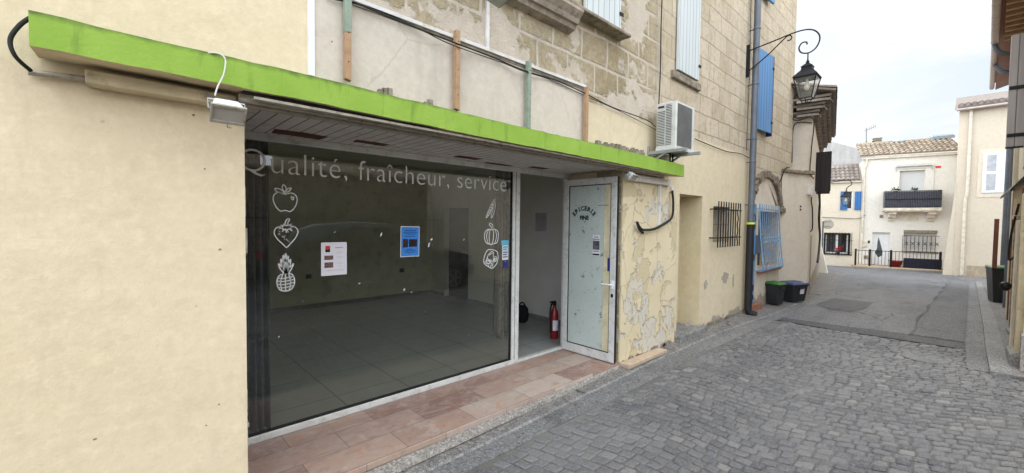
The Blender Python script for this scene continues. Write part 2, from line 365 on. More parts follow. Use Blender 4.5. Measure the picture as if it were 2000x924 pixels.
def glass(name, tint, refl=1.6, rough=.0, dirt=.02):
    q = G(name)
    t = q.t; tr = q.n('ShaderNodeBsdfTransparent'); tr.inputs[0].default_value = (*tint, 1)
    gl = q.n('ShaderNodeBsdfGlossy'); gl.inputs['Roughness'].default_value = rough; gl.inputs[0].default_value = (.95, .97, 1, 1)
    fr = q.n('ShaderNodeFresnel'); fr.inputs[0].default_value = 1.5
    ge = q.n('ShaderNodeNewGeometry')        # mirror on the entering face only: no internal reflection inside the thin pane
    k = q.math('MINIMUM', q.math('MULTIPLY', q.math('MULTIPLY', fr.outputs[0], refl), q.math('SUBTRACT', 1., ge.outputs['Backfacing'])), 1.)
    mx = q.n('ShaderNodeMixShader'); q.put(mx.inputs[0], k); q.put(mx.inputs[1], tr.outputs[0]); q.put(mx.inputs[2], gl.outputs[0])
    df = q.n('ShaderNodeBsdfDiffuse'); df.inputs[0].default_value = (.6, .6, .56, 1)
    m2 = q.n('ShaderNodeMixShader'); q.put(m2.inputs[0], q.ramp(q.noise(6, 8, .75), [(.4, dirt * .5), (.8, dirt * 2.2)]))
    q.put(m2.inputs[1], mx.outputs[0]); q.put(m2.inputs[2], df.outputs[0]); q.put(q.out.inputs[0], m2.outputs[0])
    return q.m
M['pane'] = glass('shop_glass', (.85, .87, .83), 2.0, dirt=.012)
M['clear'] = glass('clear_glass', (.88, .90, .88), 1.2)
M['winpane'] = glass('window_glass', (.5, .5, .5), 2.5)
M['lampglass'] = glass('lantern_glass', (.90, .88, .84), 1.2, .05, .12)
def tilemat(name='clay_tiles', a1=(.29, .22, .16), a2=(.45, .38, .29)):
    q = G(name, .9, 0, .15)
    at = q.n('ShaderNodeAttribute'); at.attribute_name = 'tone'
    a = q.mix(at.outputs['Fac'], a1, a2)
    a = q.mix(q.ramp(q.noise(7, 6, .75), [(.5, 0), (.68, .7)]), a, (.13, .105, .085))
    q.col(a); q.bump(q.noise(30, 4), .4, .01); return q.m
M['tile'] = tilemat()
M['tile_old'] = tilemat('old_grey_tiles', (.20, .165, .14), (.34, .29, .25))

# ------------------------------------------------------------------ mesh builder
class MB:
    def __init__(s): s.v = []; s.f = []; s.sm = []; s.tone = []; s.T = None; s.curt = .5
    def add(s, vs, fs, smooth=False, tone=None):
        o = len(s.v)
        for p in vs:
            p = Vector(p); s.v.append(s.T(p) if s.T else p)
        for f in fs:
            s.f.append(tuple(o + i for i in f)); s.sm.append(smooth); s.tone.append(s.curt if tone is None else tone)
        return s
    def box(s, x0, x1, y0, y1, z0, z1, tone=None):
        return s.add([(x0, y0, z0), (x1, y0, z0), (x1, y1, z0), (x0, y1, z0), (x0, y0, z1), (x1, y0, z1), (x1, y1, z1), (x0, y1, z1)],
              [(0, 3, 2, 1), (4, 5, 6, 7), (0, 1, 5, 4), (1, 2, 6, 5), (2, 3, 7, 6), (3, 0, 4, 7)], False, tone)
    def hexa(s, b, t):                     # two rings of four points
        return s.add(list(b) + list(t), [(0, 3, 2, 1), (4, 5, 6, 7), (0, 1, 5, 4), (1, 2, 6, 5), (2, 3, 7, 6), (3, 0, 4, 7)])
    def prism(s, pts, d):                  # planar outline swept by vector d
        n = len(pts); d = Vector(d); a = [Vector(p) for p in pts]; b = [p + d for p in a]
        return s.add(a + b, [tuple(range(n - 1, -1, -1)), tuple(range(n, 2 * n))] + [(i, (i + 1) % n, n + (i + 1) % n, n + i) for i in range(n)])
    def tube(s, pts, r, seg=8, caps=True, closed=False):
        pts = [Vector(p) for p in pts]; n = len(pts); vs = []; fs = []
        rr = r if isinstance(r, (list, tuple)) else [r] * n
        prev = None
        for i, p in enumerate(pts):
            if closed: t = pts[(i + 1) % n] - pts[i - 1]
            else: t = pts[min(i + 1, n - 1)] - pts[max(i - 1, 0)]
            t = t.normalized() if t.length > 1e-9 else Vector((0, 0, 1))
            if prev is None:
                a = Vector((0, 0, 1)) if abs(t.z) < .9 else Vector((1, 0, 0)); u = t.cross(a).normalized()
            else:
                u = prev - t * prev.dot(t); u = u.normalized() if u.length > 1e-6 else t.orthogonal().normalized()
            prev = u; w = t.cross(u)
            for k in range(seg):
                a = 2 * PI * k / seg; vs.append(p + (u * math.cos(a) + w * math.sin(a)) * rr[i])
        m = n if closed else n - 1
        for i in range(m):
            for k in range(seg):
                j = (i + 1) % n; fs.append((i * seg + k, i * seg + (k + 1) % seg, j * seg + (k + 1) % seg, j * seg + k))
        s.add(vs, fs, True)
        if caps and not closed:
            s.add(vs[:seg], [tuple(range(seg - 1, -1, -1))]); s.add(vs[-seg:], [tuple(range(seg))])
        return s
    def lathe(s, c, prof, seg=16, axis=2, smooth=True):   # prof: (radius, height)
        c = Vector(c); vs = []; fs = []
        for r_, h in prof:
            for k in range(seg):
                a = 2 * PI * k / seg; q = [r_ * math.cos(a), r_ * math.sin(a)]; q.insert(axis, h); vs.append(c + Vector(q))
        for i in range(len(prof) - 1):
            for k in range(seg): fs.append((i * seg + k, i * seg + (k + 1) % seg, (i + 1) * seg + (k + 1) % seg, (i + 1) * seg + k))
        if prof[0][0] > 1e-4: fs.append(tuple(range(seg - 1, -1, -1)))
        if prof[-1][0] > 1e-4: fs.append(tuple(range((len(prof) - 1) * seg, len(prof) * seg)))
        return s.add(vs, fs, smooth)
    def build(s, name, mat, parent=None, bevel=0, recalc=True, solid=0):
        me = bpy.data.meshes.new(name); off = Vector(parent.get('_o', (0, 0, 0))) if parent else Vector((0, 0, 0))
        if parent is None and s.v:         # put the origin at the base
            xs = [p.x for p in s.v]; ys = [p.y for p in s.v]; zs = [p.z for p in s.v]
            off = Vector(((min(xs) + max(xs)) / 2, (min(ys) + max(ys)) / 2, min(zs)))
            if s.keep: off = Vector((0, 0, 0))
        me.from_pydata([tuple(p - off) for p in s.v], [], s.f)
        me.polygons.foreach_set('use_smooth', s.sm)
        at = me.attributes.new('tone', 'FLOAT', 'FACE'); at.data.foreach_set('value', s.tone)
        if recalc:
            import bmesh
            b = bmesh.new(); b.from_mesh(me); bmesh.ops.recalc_face_normals(b, faces=b.faces); b.to_mesh(me); b.free()
        me.materials.append(M[mat] if isinstance(mat, str) else mat); me.update()
        o = bpy.data.objects.new(name, me); COL.objects.link(o)
        if parent is None: o.location = off
        else:
            o.parent = parent; o['_o'] = list(off)
        if parent is None: o['_o'] = list(off)
        if bevel:
            b = o.modifiers.new('b', 'BEVEL'); b.width = bevel; b.segments = 2; b.limit_method = 'ANGLE'; b.angle_limit = R(40)
        return o
    keep = False
    def split(s, name, mat, parent=None, *a_, **k):
        par = list(range(len(s.v)))
        def find(i):
            while par[i] != i: par[i] = par[par[i]]; i = par[i]
            return i
        for f in s.f:
            for i in f[1:]: par[find(i)] = find(f[0])
        groups = {}
        for fi, f in enumerate(s.f): groups.setdefault(find(f[0]), []).append(fi)
        for fl in groups.values():
            ids = sorted({i for fi in fl for i in s.f[fi]}); mp = {v: i for i, v in enumerate(ids)}
            m = MB(); m.v = [s.v[i] for i in ids]; m.f = [tuple(mp[i] for i in s.f[fi]) for fi in fl]; m.sm = [s.sm[fi] for fi in fl]; m.tone = [s.tone[fi] for fi in fl]
            o = m.build(name, mat, parent, *a_, **k)
        return o
def tag(o, label, cat, group=None):
    o['label'] = label; o['category'] = cat
    if group: o['group'] = group
    return o
def thing(name, label, cat, loc, group=None):
    o = bpy.data.objects.new(name, None); COL.objects.link(o); o.location = loc; o['_o'] = list(loc); o.empty_display_size = .1
    return tag(o, label, cat, group)
def struct(name, mb, mat, **k):
    mb.keep = True; o = mb.build(name, mat, None, **k); o['kind'] = 'structure'; return o
def arc(c, r_, a0, a1, n, ax=(Vector((1, 0, 0)), Vector((0, 0, 1)))):
    return [Vector(c) + ax[0] * (r_ * math.cos(a0 + (a1 - a0) * i / n)) + ax[1] * (r_ * math.sin(a0 + (a1 - a0) * i / n)) for i in range(n + 1)]
def spline(P, n=6):
    P = [Vector(p) for p in P]; out = []
    for i in range(len(P) - 1):
        p0 = P[max(i - 1, 0)]; p1 = P[i]; p2 = P[i + 1]; p3 = P[min(i + 2, len(P) - 1)]
        for k in range(n):
            t = k / n
            out.append(.5 * ((2 * p1) + (p2 - p0) * t + (2 * p0 - 5 * p1 + 4 * p2 - p3) * t * t + (3 * p1 - p0 - 3 * p2 + p3) * t ** 3))
    return out + [P[-1]]
def wall(mb, x0, x1, z0, z1, yf, yb, holes=(), jamb=True):
    """wall slab in the xz plane, front at yf, with rectangular openings"""
    xs = sorted({x0, x1, *[h[0] for h in holes], *[h[1] for h in holes]}); zs = sorted({z0, z1, *[h[2] for h in holes], *[h[3] for h in holes]})
    xs = [x for x in xs if x0 <= x <= x1]; zs = [z for z in zs if z0 <= z <= z1]
    def inh(a, b): return any(h[0] < a < h[1] and h[2] < b < h[3] for h in holes)
    for i in range(len(xs) - 1):
        for j in range(len(zs) - 1):
            a, b, c, d = xs[i], xs[i + 1], zs[j], zs[j + 1]
            if inh((a + b) / 2, (c + d) / 2): continue
            for y in (yf, yb): mb.add([(a, y, c), (b, y, c), (b, y, d), (a, y, d)], [(0, 1, 2, 3)])
    for h in list(holes) + [(x0, x1, z0, z1)]:
        a, b, c, d = max(h[0], x0), min(h[1], x1), max(h[2], z0), min(h[3], z1)
        mb.add([(a, yf, c), (a, yb, c), (a, yb, d), (a, yf, d)], [(0, 1, 2, 3)]); mb.add([(b, yf, c), (b, yb, c), (b, yb, d), (b, yf, d)], [(0, 1, 2, 3)])
        if c > z0 or h[2] == z0: mb.add([(a, yf, c), (b, yf, c), (b, yb, c), (a, yb, c)], [(0, 1, 2, 3)])
        mb.add([(a, yf, d), (b, yf, d), (b, yb, d), (a, yb, d)], [(0, 1, 2, 3)])
    return mb
def ribbon(mb, pts, w, plane, closed=False):
    """flat stroke of width w; plane maps (u, v) to the 3-D surface"""
    P = [Vector((p[0], p[1], 0)) for p in pts]; n = len(P); L = []; Rr = []
    for i in range(n):
        t = (P[(i + 1) % n] - P[i - 1]) if closed else (P[min(i + 1, n - 1)] - P[max(i - 1, 0)])
        t = t.normalized() if t.length > 1e-9 else Vector((1, 0, 0)); nn = Vector((-t.y, t.x, 0)) * w / 2
        L.append(plane(*(P[i] + nn).xy)); Rr.append(plane(*(P[i] - nn).xy))
    vs = L + Rr; m = n if closed else n - 1
    mb.add(vs, [(i, (i + 1) % n, n + (i + 1) % n, n + i) for i in range(m)])
def sp2(P, n=6): return [(p.x, p.y) for p in spline([(a, b, 0) for a, b in P], n)]
def text_mesh(txt, size, off=0., space=1., align='LEFT', extr=0., sx=1.):
    c = bpy.data.curves.new('txt', 'FONT'); c.body = txt; c.size = size; c.offset = off; c.space_character = space; c.align_x = align; c.resolution_u = 6; c.extrude = extr
    o = bpy.data.objects.new('txt', c); COL.objects.link(o)
    dg = bpy.context.evaluated_depsgraph_get(); me = bpy.data.meshes.new_from_object(o.evaluated_get(dg))
    vs = [v.co.copy() for v in me.vertices]; fs = [tuple(p.vertices) for p in me.polygons]
    bpy.data.objects.remove(o); bpy.data.meshes.remove(me); bpy.data.curves.remove(c)
    return [(v.x * sx, v.y) for v in vs], fs
def put_text(mb, txt, size, plane, u, v, rot=0, fit=None, **k):
    vs, fs = text_mesh(txt, size, **k)
    if fit and vs:
        w = max(p[0] for p in vs) - min(p[0] for p in vs); x0 = min(p[0] for p in vs); vs = [((p[0] - x0) * fit / w, p[1]) for p in vs]
    c, s_ = math.cos(rot), math.sin(rot)
    mb.add([plane(u + p[0] * c - p[1] * s_, v + p[0] * s_ + p[1] * c) for p in vs], fs)
def bars_text(mb, plane, u0, u1, v, h, seed=0, word=.012):
    rnd = random.Random(seed); u = u0
    while u < u1:
        w = min(rnd.uniform(.4, 1.3) * word, u1 - u)
        mb.add([plane(u, v), plane(u + w, v), plane(u + w, v + h), plane(u, v + h)], [(0, 1, 2, 3)]); u += w + word * .25

def blob(mb, cx, cz, rx, rz, y, seed, n_=22, th=.003):
    q = random.Random(seed); pts = []
    for i in range(n_):
        a = 2 * PI * i / n_; k = q.uniform(.65, 1.12); pts.append((cx + rx * k * math.cos(a), y, cz + rz * k * math.sin(a)))
    mb.prism(pts, (0, th, 0))
# ------------------------------------------------------------------ ground
YF = 2.60                                    # plane of the facade
YR = 3.39                                    # plane of the shop window, set back
b = MB(); n = 60
def strip(mb, xs, ya, yb, za=0., zb=0., tone=None):
    """sheet between y=ya(x) and yb(x), heights g(x)+za / +zb"""
    fa = ya if callable(ya) else (lambda x: ya); fb = yb if callable(yb) else (lambda x: yb)
    vs = []
    for x in xs: vs += [(x, fa(x), g(x) + za), (x, fb(x), g(x) + zb)]
    mb.add(vs, [(2 * i, 2 * i + 2, 2 * i + 3, 2 * i + 1) for i in range(len(xs) - 1)], False, tone)
def fr(a, b_, st):
    n_ = max(1, int(round((b_ - a) / st))); return [a + (b_ - a) * i / n_ for i in range(n_ + 1)]
def lin(pts):
    def f(x):
        if x <= pts[0][0]: return pts[0][1]
        for (a, c), (d, e) in zip(pts, pts[1:]):
            if x <= d: return c + (e - c) * (x - a) / (d - a)
        return pts[-1][1]
    return f
b = MB(); strip(b, [-300, -100, -30] + fr(-20, 30, .5) + [60, 100, 400], -400, 400, -.06, -.06)
struct('ground', b, 'asphalt')
# kerb, channel and pavement along the facade
chan = lin([(-8, 2.38), (4.7, 2.44), (6.7, 2.38), (8.6, 2.22), (11.8, 2.17), (12.8, 2.25), (14, 2.40), (18.4, 2.97), (23.1, 3.5), (26, 3.9)])
cob = lin([(-8, 2.28), (2.7, 2.22), (3.5, 2.18), (4.9, 2.16), (8, 2.05), (9.5, 1.98), (12, 1.97), (13, 2.05), (14, 2.2), (18.4, 2.78), (23.1, 3.3), (26, 3.7)])
front = lin([(-8, 2.62), (8.2, 2.62), (8.3, 3.2), (13, 3.3), (26, 5.2)])
X1 = fr(-8, 26, .25)
b = MB(); strip(b, X1, cob, lambda x: chan(x), -.007, -.022); struct('gutter', b, 'concrete')
b = MB(); strip(b, X1, lambda x: chan(x), lambda x: chan(x) + .016, -.022, -.008); struct('kerb', b, 'kerb')
b = MB(); strip(b, X1, lambda x: chan(x) + .016, front, -.008, .016); struct('pavement', b, 'pave')
# cobbles: individual setts laid in arcs on a sand bed
XE = 8.02
b = MB(); strip(b, fr(-12, XE, .5), -9, cob, -.0092, -.0092); struct('joint_bed', b, 'grout')
b = MB(); rnd = random.Random(3)
W = 1.30; h = .092; A = .42; NB = 12
def warp(rw, u):
    y = 2.25 - u
    return rw * h +   .11 * math.sin(u * 2.15 + .6 + .02 * rw) + .025 * math.sin(u * 5.1 + rw * .13) + .25 * u, y
for rw in range(-18, 96):
    u = rnd.uniform(0, .1); uu = [u]
    while u < 6.2: u += rnd.uniform(.074, .118); uu.append(u)
    for i in range(len(uu) - 1):
        t0, t1 = uu[i], uu[i + 1]
        xm, ym = warp(rw + .5, (t0 + t1) / 2)
        if xm < .2 or ym > cob(xm) - .03 or xm > XE - .03: continue
        j = lambda s_: rnd.uniform(-s_, s_)
        hz = g(xm) + .002 + j(.0032); gp = .0052
        A_ = [warp(rw, t0), warp(rw, t1), warp(rw + 1, t1), warp(rw + 1, t0)]
        if any(p[1] > cob(p[0]) or p[0] > XE for p in A_): A_ = [(min(p[0], XE - .003), min(p[1], cob(p[0]) - .003)) for p in A_]
        cx = sum(p[0] for p in A_) / 4; cy = sum(p[1] for p in A_) / 4
        top = []; mid = []; low = []; tilt = (j(.065), j(.065)); pts8 = []
        for k in range(4):                                   # eight-sided outline: corners cut unevenly
            p, n_ = A_[k], A_[(k + 1) % 4]; pr = A_[k - 1]; c1 = rnd.uniform(.04, .15); c2 = rnd.uniform(.04, .15)
            pts8 += [(p[0] + (pr[0] - p[0]) * c1, p[1] + (pr[1] - p[1]) * c1), (p[0] + (n_[0] - p[0]) * c2, p[1] + (n_[1] - p[1]) * c2)]
        for p in pts8:
            dx, dy = p[0] - cx + j(.003), p[1] - cy + j(.003); L = math.hypot(dx, dy) + 1e-6
            s1 = max(.1, (L - gp) / L); s2 = max(.1, (L - gp - .014) / L); tz = dx * tilt[0] + dy * tilt[1]
            mid.append((cx + dx * s1, cy + dy * s1, hz - .007 + tz)); top.append((cx + dx * s2, cy + dy * s2, hz + tz)); low.append((cx + dx * s1, cy + dy * s1, hz - .03))
        b.add(low + mid + top, [tuple(range(16, 24))] + [(i_, (i_ + 1) % 8, 8 + (i_ + 1) % 8, 8 + i_) for i_ in range(8)] + [(8 + i_, 8 + (i_ + 1) % 8, 16 + (i_ + 1) % 8, 16 + i_) for i_ in range(8)], False, min(1, max(0, rnd.gauss(.45, .28))))
struct('cobbled_road', b, 'sett', recalc=False)
# asphalt road beyond
edge = lin([(8, -.13), (20, -.33), (30, -.5)])
b = MB(); strip(b, fr(XE, 26, .25), lambda x: edge(x), cob, .0, .0)
struct('asphalt_road', b, 'asphalt')
b = MB(); b.add([(XE, 2.02, .004), (XE - .06, 1.2, .004), (XE + .02, -.12, .004), (XE + .42, -.13, .004), (XE + .5, .5, .004), (XE + .36, 1.2, .004), (XE + .30, 2.02, .004)], [tuple(range(7))])
strip(b, fr(9.8, 12.1, .2), lin([(9.8, 1.30), (10.6, 1.18), (12.1, 1.22)]), lin([(9.8, 1.62), (10.3, 1.93), (12.1, 1.90)]), .005, .005)
struct('asphalt_patch', b, 'patch')
b = MB(); strip(b, fr(8.5, 24, .4), lambda x: edge(x) + .02, lambda x: edge(x) + .55, .008, .008); struct('asphalt_strip', b, 'patch2')
b = MB(); strip(b, fr(8.45, 24, .25), lambda x: edge(x) + .55 + .02 * math.sin(x * 2), lambda x: edge(x) + .58 + .03 * math.sin(x * 2.6), .012, .012); struct('tar_joint', b, 'patch')
b = MB(); strip(b, fr(7.0, 26, .25), lambda x: edge(x) - .17, edge, .004, .006); struct('right_gutter', b, 'concrete')
innr = lin([(7, -.45), (13.7, -.52), (26, -.85)])
b = MB(); strip(b, fr(6.9, 26, .25), lambda x: edge(x) - .17 - .16, lambda x: edge(x) - .172, .045, .045)
strip(b, fr(6.9, 26, .25), lambda x: edge(x) - .172, lambda x: edge(x) - .170, .045, .0)
b.add([(6.9, edge(7) - .33, g(7) - .02), (6.9, edge(7) - .17, g(7) - .02), (6.9, edge(7) - .17, g(7) + .045), (6.9, edge(7) - .33, g(7) + .045)], [(0, 1, 2, 3)])
struct('right_kerb', b, 'kerb')
b = MB(); strip(b, fr(6.9, 26, .25), lambda x: -3, lambda x: edge(x) - .33, .052, .041); b.add([(6.9, -3, g(6.9) - .04), (6.9, edge(6.9) - .33, g(6.9) - .04), (6.9, edge(6.9) - .33, g(6.9) + .041), (6.9, -3, g(6.9) + .052)], [(0, 1, 2, 3)]); struct('right_pavement', b, 'pave')
b = MB(); b.lathe((7.15, .22, g(7.15) - .004), [(.22, 0), (.22, .010), (.19, .012), (.18, .009), (0, .010)], 32); o = b.build('manhole_cover', 'concrete'); tag(o, 'round flush manhole cover in the cobbles near the right kerb', 'manhole cover')
# junction road in front of the far houses
b = MB(); b.add([(26, -14, -.70), (31.5, -14, -.70), (31.5, 16, -.70), (26, 16, -.70)], [(0, 1, 2, 3)]); struct('cross_street', b, 'asphalt')
# a little litter
b = MB()
for k in range(26):
    x = rnd.uniform(1.2, 8); y = rnd.choice([rnd.uniform(.2, 2.1), rnd.uniform(2.2, 2.55)]); r_ = rnd.uniform(.005, .012)
    b.lathe((x, y, g(x) + .008), [(r_, 0), (r_ * 1.1, .003), (0, .005)], 6)
o = b.build('pebbles', 'stonedark'); o['kind'] = 'stuff'; o['label'] = 'small dark bits of grit lying on the road'

# ------------------------------------------------------------------ the stone house with the shop
H = 8.5; BK = 8.35
house = thing('stone_house', 'long pale stone house with cream rendered ground floor holding the empty shop', 'house', (5, YF, 0))
XL, XJ = .485, 4.15                          # the shop opening
TOPO = 2.205
SH1 = (3.36, 4.0, 3.66, 5.6)
holes = [(XL, XJ, -.3, TOPO), (5.56, 6.30, .055, 2.01), (6.72, 7.42, 1.30, 1.88), (3.40, 3.97, 3.68, 5.5), (5.40, 5.96, 3.66, 5.6), (8.50, 9.08, 3.40, 4.76), (8.55, 9.05, 5.85, 7.2), (8.32, 8.66, .12, 2.0), (8.9, 10.2, .72, 1.86)]
b = MB(); wall(b, -6, 11.1, -.4, H, YF + .02, YF + .36, holes)
b.add([(11.1, YF + .02, -.4), (11.1, BK, -.4), (11.1, BK, H), (11.1, YF + .02, H)], [(0, 1, 2, 3)])
b.add([(-6, YF + .02, H), (11.1, YF + .02, H), (11.1, BK, H), (-6, BK, H)], [(0, 1, 2, 3)])
b.add([(-6, YF + .02, -.4), (-6, BK, -.4), (-6, BK, H), (-6, YF + .02, H)], [(0, 1, 2, 3)])
b.add([(-6, BK, -.4), (11.1, BK, -.4), (11.1, BK, H), (-6, BK, H)], [(0, 1, 2, 3)])
b.build('stone_wall', 'stone', house, recalc=False)
# cream render, left of the shop and above the canopy
b = MB(); wall(b, -6, XL, -.4, H, YF, YF + .019)
wall(b, XL, .82, TOPO, H, YF, YF + .019)
# broken arris of the render along the shop opening
b.build('cream_render', 'cream', house)
b = MB(); rr = random.Random(5); z = -.3
while z < TOPO:
    hgt = rr.choice([rr.uniform(.01, .04), rr.uniform(.05, .30)]); dx = rr.choice([.001, .003, .009]); b.box(XL - .012, XL + dx, YF + .001, YF + .017 + rr.uniform(0, .03), z, z + hgt * rr.uniform(.5, 1)); z += hgt
b.split('chipped_edge', 'stonedark', house)
for U, V, r_ in ((430, 487, .009), (428, 790, .006), (403, 831, .005), (400, 330, .005), (378, 225, .008), (185, 858, .007)):
    p = on(1, YF - .001, U, V); b = MB(); blob(b, p.x, p.z, r_, r_ * .8, YF - .0012, U, 9, .001); b.build('plug_hole', 'stonedark', house)
b = MB(); b.box(.80, .835, YF - .022, YF + .02, 2.43, H); b.build('corner_trim', 'trim', house)
# pale backing panels where a sign used to be
b = MB(); b.box(.835, 3.385, YF - .012, YF + .019, 2.22, 2.935)
b.build('sign_backing', 'board', house)
b = MB(); b.box(.835, 3.40, YF - .035, YF + .015, 2.936, 2.962); b.build('white_conduit', 'conduit', house, .003)
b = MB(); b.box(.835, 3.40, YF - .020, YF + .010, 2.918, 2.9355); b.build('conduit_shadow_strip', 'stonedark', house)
b = MB(); b.box(2.135, 2.165, YF + .0, YF + .019, 2.963, 3.5); b.build('vertical_trunking', 'conduit', house)
b = MB(); b.box(3.405, 3.43, YF - .02, YF + .018, 2.22, 2.90); b.build('panel_end_trim', 'trim', house)
# lower render right of the panels up to the downpipe
b = MB(); wall(b, 3.43, 8.28, 2.22, 2.825, YF, YF + .019)
wall(b, 5.50, 8.28, -.4, 2.2195, YF, YF + .019, [h for h in holes if h[0] in (5.56, 6.72)], False)
b.build('lower_render', 'cream_low', house)
b = MB(); wall(b, XJ, 5.4995, -.4, 2.2195, YF - .001, YF + .019); b.build('peeling_render', 'peel', house)
b = MB(); b.box(XJ + .001, XJ + .02, YF + .02, YR, 0, 2.2); b.build('jamb_render', 'cream_low', house)
# patches of missing render
b = MB()
for U, V, rx, rz, sd in ((1416, 542, .17, .10, 1), (1378, 556, .08, .07, 2), (1432, 548, .04, .13, 3), (1345, 632, .12, .05, 8)):
    p = on(1, YF, U, V); blob(b, p.x, p.z, rx, rz, YF - .0035, sd)
b.split('bare_plaster_patch', plain('bare_plaster', (.40, .345, .27), .95, sc=14, bump=.8, var=.2, dirt=(.28, .24, .19)), house)
b = MB(); rr = random.Random(9)
for x0, x1 in ((4.2, 5.5), (6.3, 8.0)):
    x = x0
    while x < x1:
        w = rr.uniform(.12, .3); blob(b, x, g(x) + .03, w * .6, rr.uniform(.02, .07), YF - .004, int(x * 100)); x += w
b.split('crumbling_base', 'stonedark', house)
# niche with its raised step
nz = .055
b = MB(); b.box(5.545, 5.561, YF + .002, YF + .34, nz, 2.01); b.box(6.299, 6.315, YF + .002, YF + .34, nz, 2.01)
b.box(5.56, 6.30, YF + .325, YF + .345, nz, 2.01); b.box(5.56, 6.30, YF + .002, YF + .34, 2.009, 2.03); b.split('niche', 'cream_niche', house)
b = MB(); b.box(5.52, 6.42, YF - .085, YF + .322, -.1, nz + .008); o = b.build('niche_step', 'kerb', house, .012)
b = MB(); b.box(6.72, 7.42, YF + .30, YF + .33, 1.3, 1.88); b.build('dark_pane', 'winpane', house)
b = MB(); b.box(6.70, 7.44, YF + .34, YF + .36, 1.28, 1.9); b.box(8.5, 9.4, YF + .34, YF + .36, 3.3, 4.8); b.box(8.8, 9.4, YF + .34, YF + .36, 5.9, 7.2)
b.box(8.3, 8.7, YF + .34, YF + .36, .1, 2.02); b.box(8.88, 10.22, YF + .34, YF + .36, .7, 1.88); b.split('dark_interior', 'intdark', house)
# shop interior -----------------------------------------------------------
IX0, IX1, IY1, IZ = .30, 4.98, 7.90, 2.62
b = MB(); b.box(IX0 - .3, IX1, YR + .03, IY1, -.08, 0); b.box(XL + .01, XJ + .2, YR - .03, YR + .03, -.08, -.001); o = b.build('tiled_floor', 'tiles', house)
b = MB(); b.box(IX0, IX1, IY1, IY1 + .1, 0, IZ)
b.box(IX0 - .1, IX0, YR + .05, IY1, 0, IZ)
b.split('interior_wall', 'intwall', house)
b = MB(); DY0, DY1, DZ = 6.56, 7.40, 1.87      # doorway in the right-hand party wall
b.box(IX1, IX1 + .12, 2.98, DY0, 0, IZ); b.box(IX1, IX1 + .12, DY1, IY1, 0, IZ); b.box(IX1, IX1 + .12, DY0, DY1, DZ, IZ)
b.box(XJ + .021, IX1, YR - .01, YR + .05, 0, IZ)
b.split('party_wall', 'intwhite', house)
b = MB(); b.box(IX1 + .12, IX1 + 1.3, DY0 - .5, DY1 + .5, -.02, 0); b.box(IX1 + 1.3, IX1 + 1.35, DY0 - .5, DY1 + .5, 0, IZ); b.box(IX1 + .12, IX1 + 1.3, DY1 + .45, DY1 + .5, 0, IZ); b.box(IX1 + .12, IX1 + 1.3, DY0 - .5, DY0 - .45, 0, IZ); b.box(IX1 + .12, IX1 + 1.3, DY0 - .5, DY1 + .5, DZ + .3, DZ + .35); b.build('back_room', 'intdark', house)
b = MB(); b.box(IX0, IX1, YR + .05, IY1, IZ, IZ + .06); b.box(IX0, IX1, YR + .03, YR + .06, 2.2, IZ); b.split('ceiling', 'intwall', house)
b = MB(); b.box(IX0 + .001, IX1 - .02, IY1 - .015, IY1, 0, .075); b.box(IX1 - .015, IX1, YR + .05, DY0, 0, .075); b.box(IX1 - .015, IX1, DY1, IY1 - .016, 0, .075); b.split('skirting', 'skirting', house)
for U, V in ((603, 540), (785, 528)):
    p = on(1, IY1 - .01, U, V); b = MB(); b.box(p.x - .05, p.x + .05, IY1 - .012, IY1 - .001, p.z - .04, p.z + .04); b.build('wall_socket', 'acdark', house, .003)
# soffit over the recess, with torn boards
b = MB(); b.box(XL - .02, XJ + .2, YF - .02, YR + .04, 2.203, 2.235); b.build('soffit', 'soffit', house)
for U0, V0, U1, V1 in ((530, 256, 632, 266), (690, 275, 752, 282), (888, 305, 938, 310), (945, 318, 1010, 322), (1034, 326, 1070, 329)):
    a = on(2, 2.2, U0, V0); c = on(2, 2.2, U1, V1); b = MB(); q = random.Random(U0)
    w = abs(c.x - a.x) + .04; dd = .10 if U0 != 530 else .16
    b.prism([(a.x, a.y - dd * .5, 2.2015), (a.x + w * .5, a.y - dd * .62, 2.2015), (a.x + w, a.y - dd * .45, 2.2015), (a.x + w * .97, a.y + dd * .6, 2.2015), (a.x + w * .4, a.y + dd * .5, 2.2015), (a.x + .02, a.y + dd * .55, 2.2015)], (0, 0, .0012))
    b.build('torn_board', 'hole', house)
# marble threshold
b = MB(); b.box(XL - .01, XJ - .0, YF - .012, YR - .035, -.045, 0); b.build('marble_threshold', 'marble', house, .005)
b = MB(); b.box(XL - .1, XJ + .0, YF - .004, YR, -.3, -.046); b.build('threshold_base', 'kerbstep', house)
b = MB(); b.hexa([(1.0, YF - .10, g(1.0) + .005), (XJ, YF - .035, g(4) + .0), (XJ, YF - .0125, g(4)), (1.0, YF - .0125, g(1))], [(1.0, YF - .09, g(1.0) + .035), (XJ, YF - .03, g(4) + .028), (XJ, YF - .0125, g(4) + .04), (1.0, YF - .0125, g(1) + .05)]); b.build('threshold_fillet', 'kerbstep', house)
b = MB(); b.box(XJ + .01, 5.05, YF - .13, YF - .0015, -.045, -.005); b.build('corner_slab', plain('travertine_slab', (.50, .38, .27), .6, sc=9, bump=.3, dirt=(.36, .27, .2)), house, .005)
b = MB(); b.box(XJ + .02, 5.03, YF - .115, YF - .0015, -.12, -.0455); b.build('slab_edge', 'mould', house)
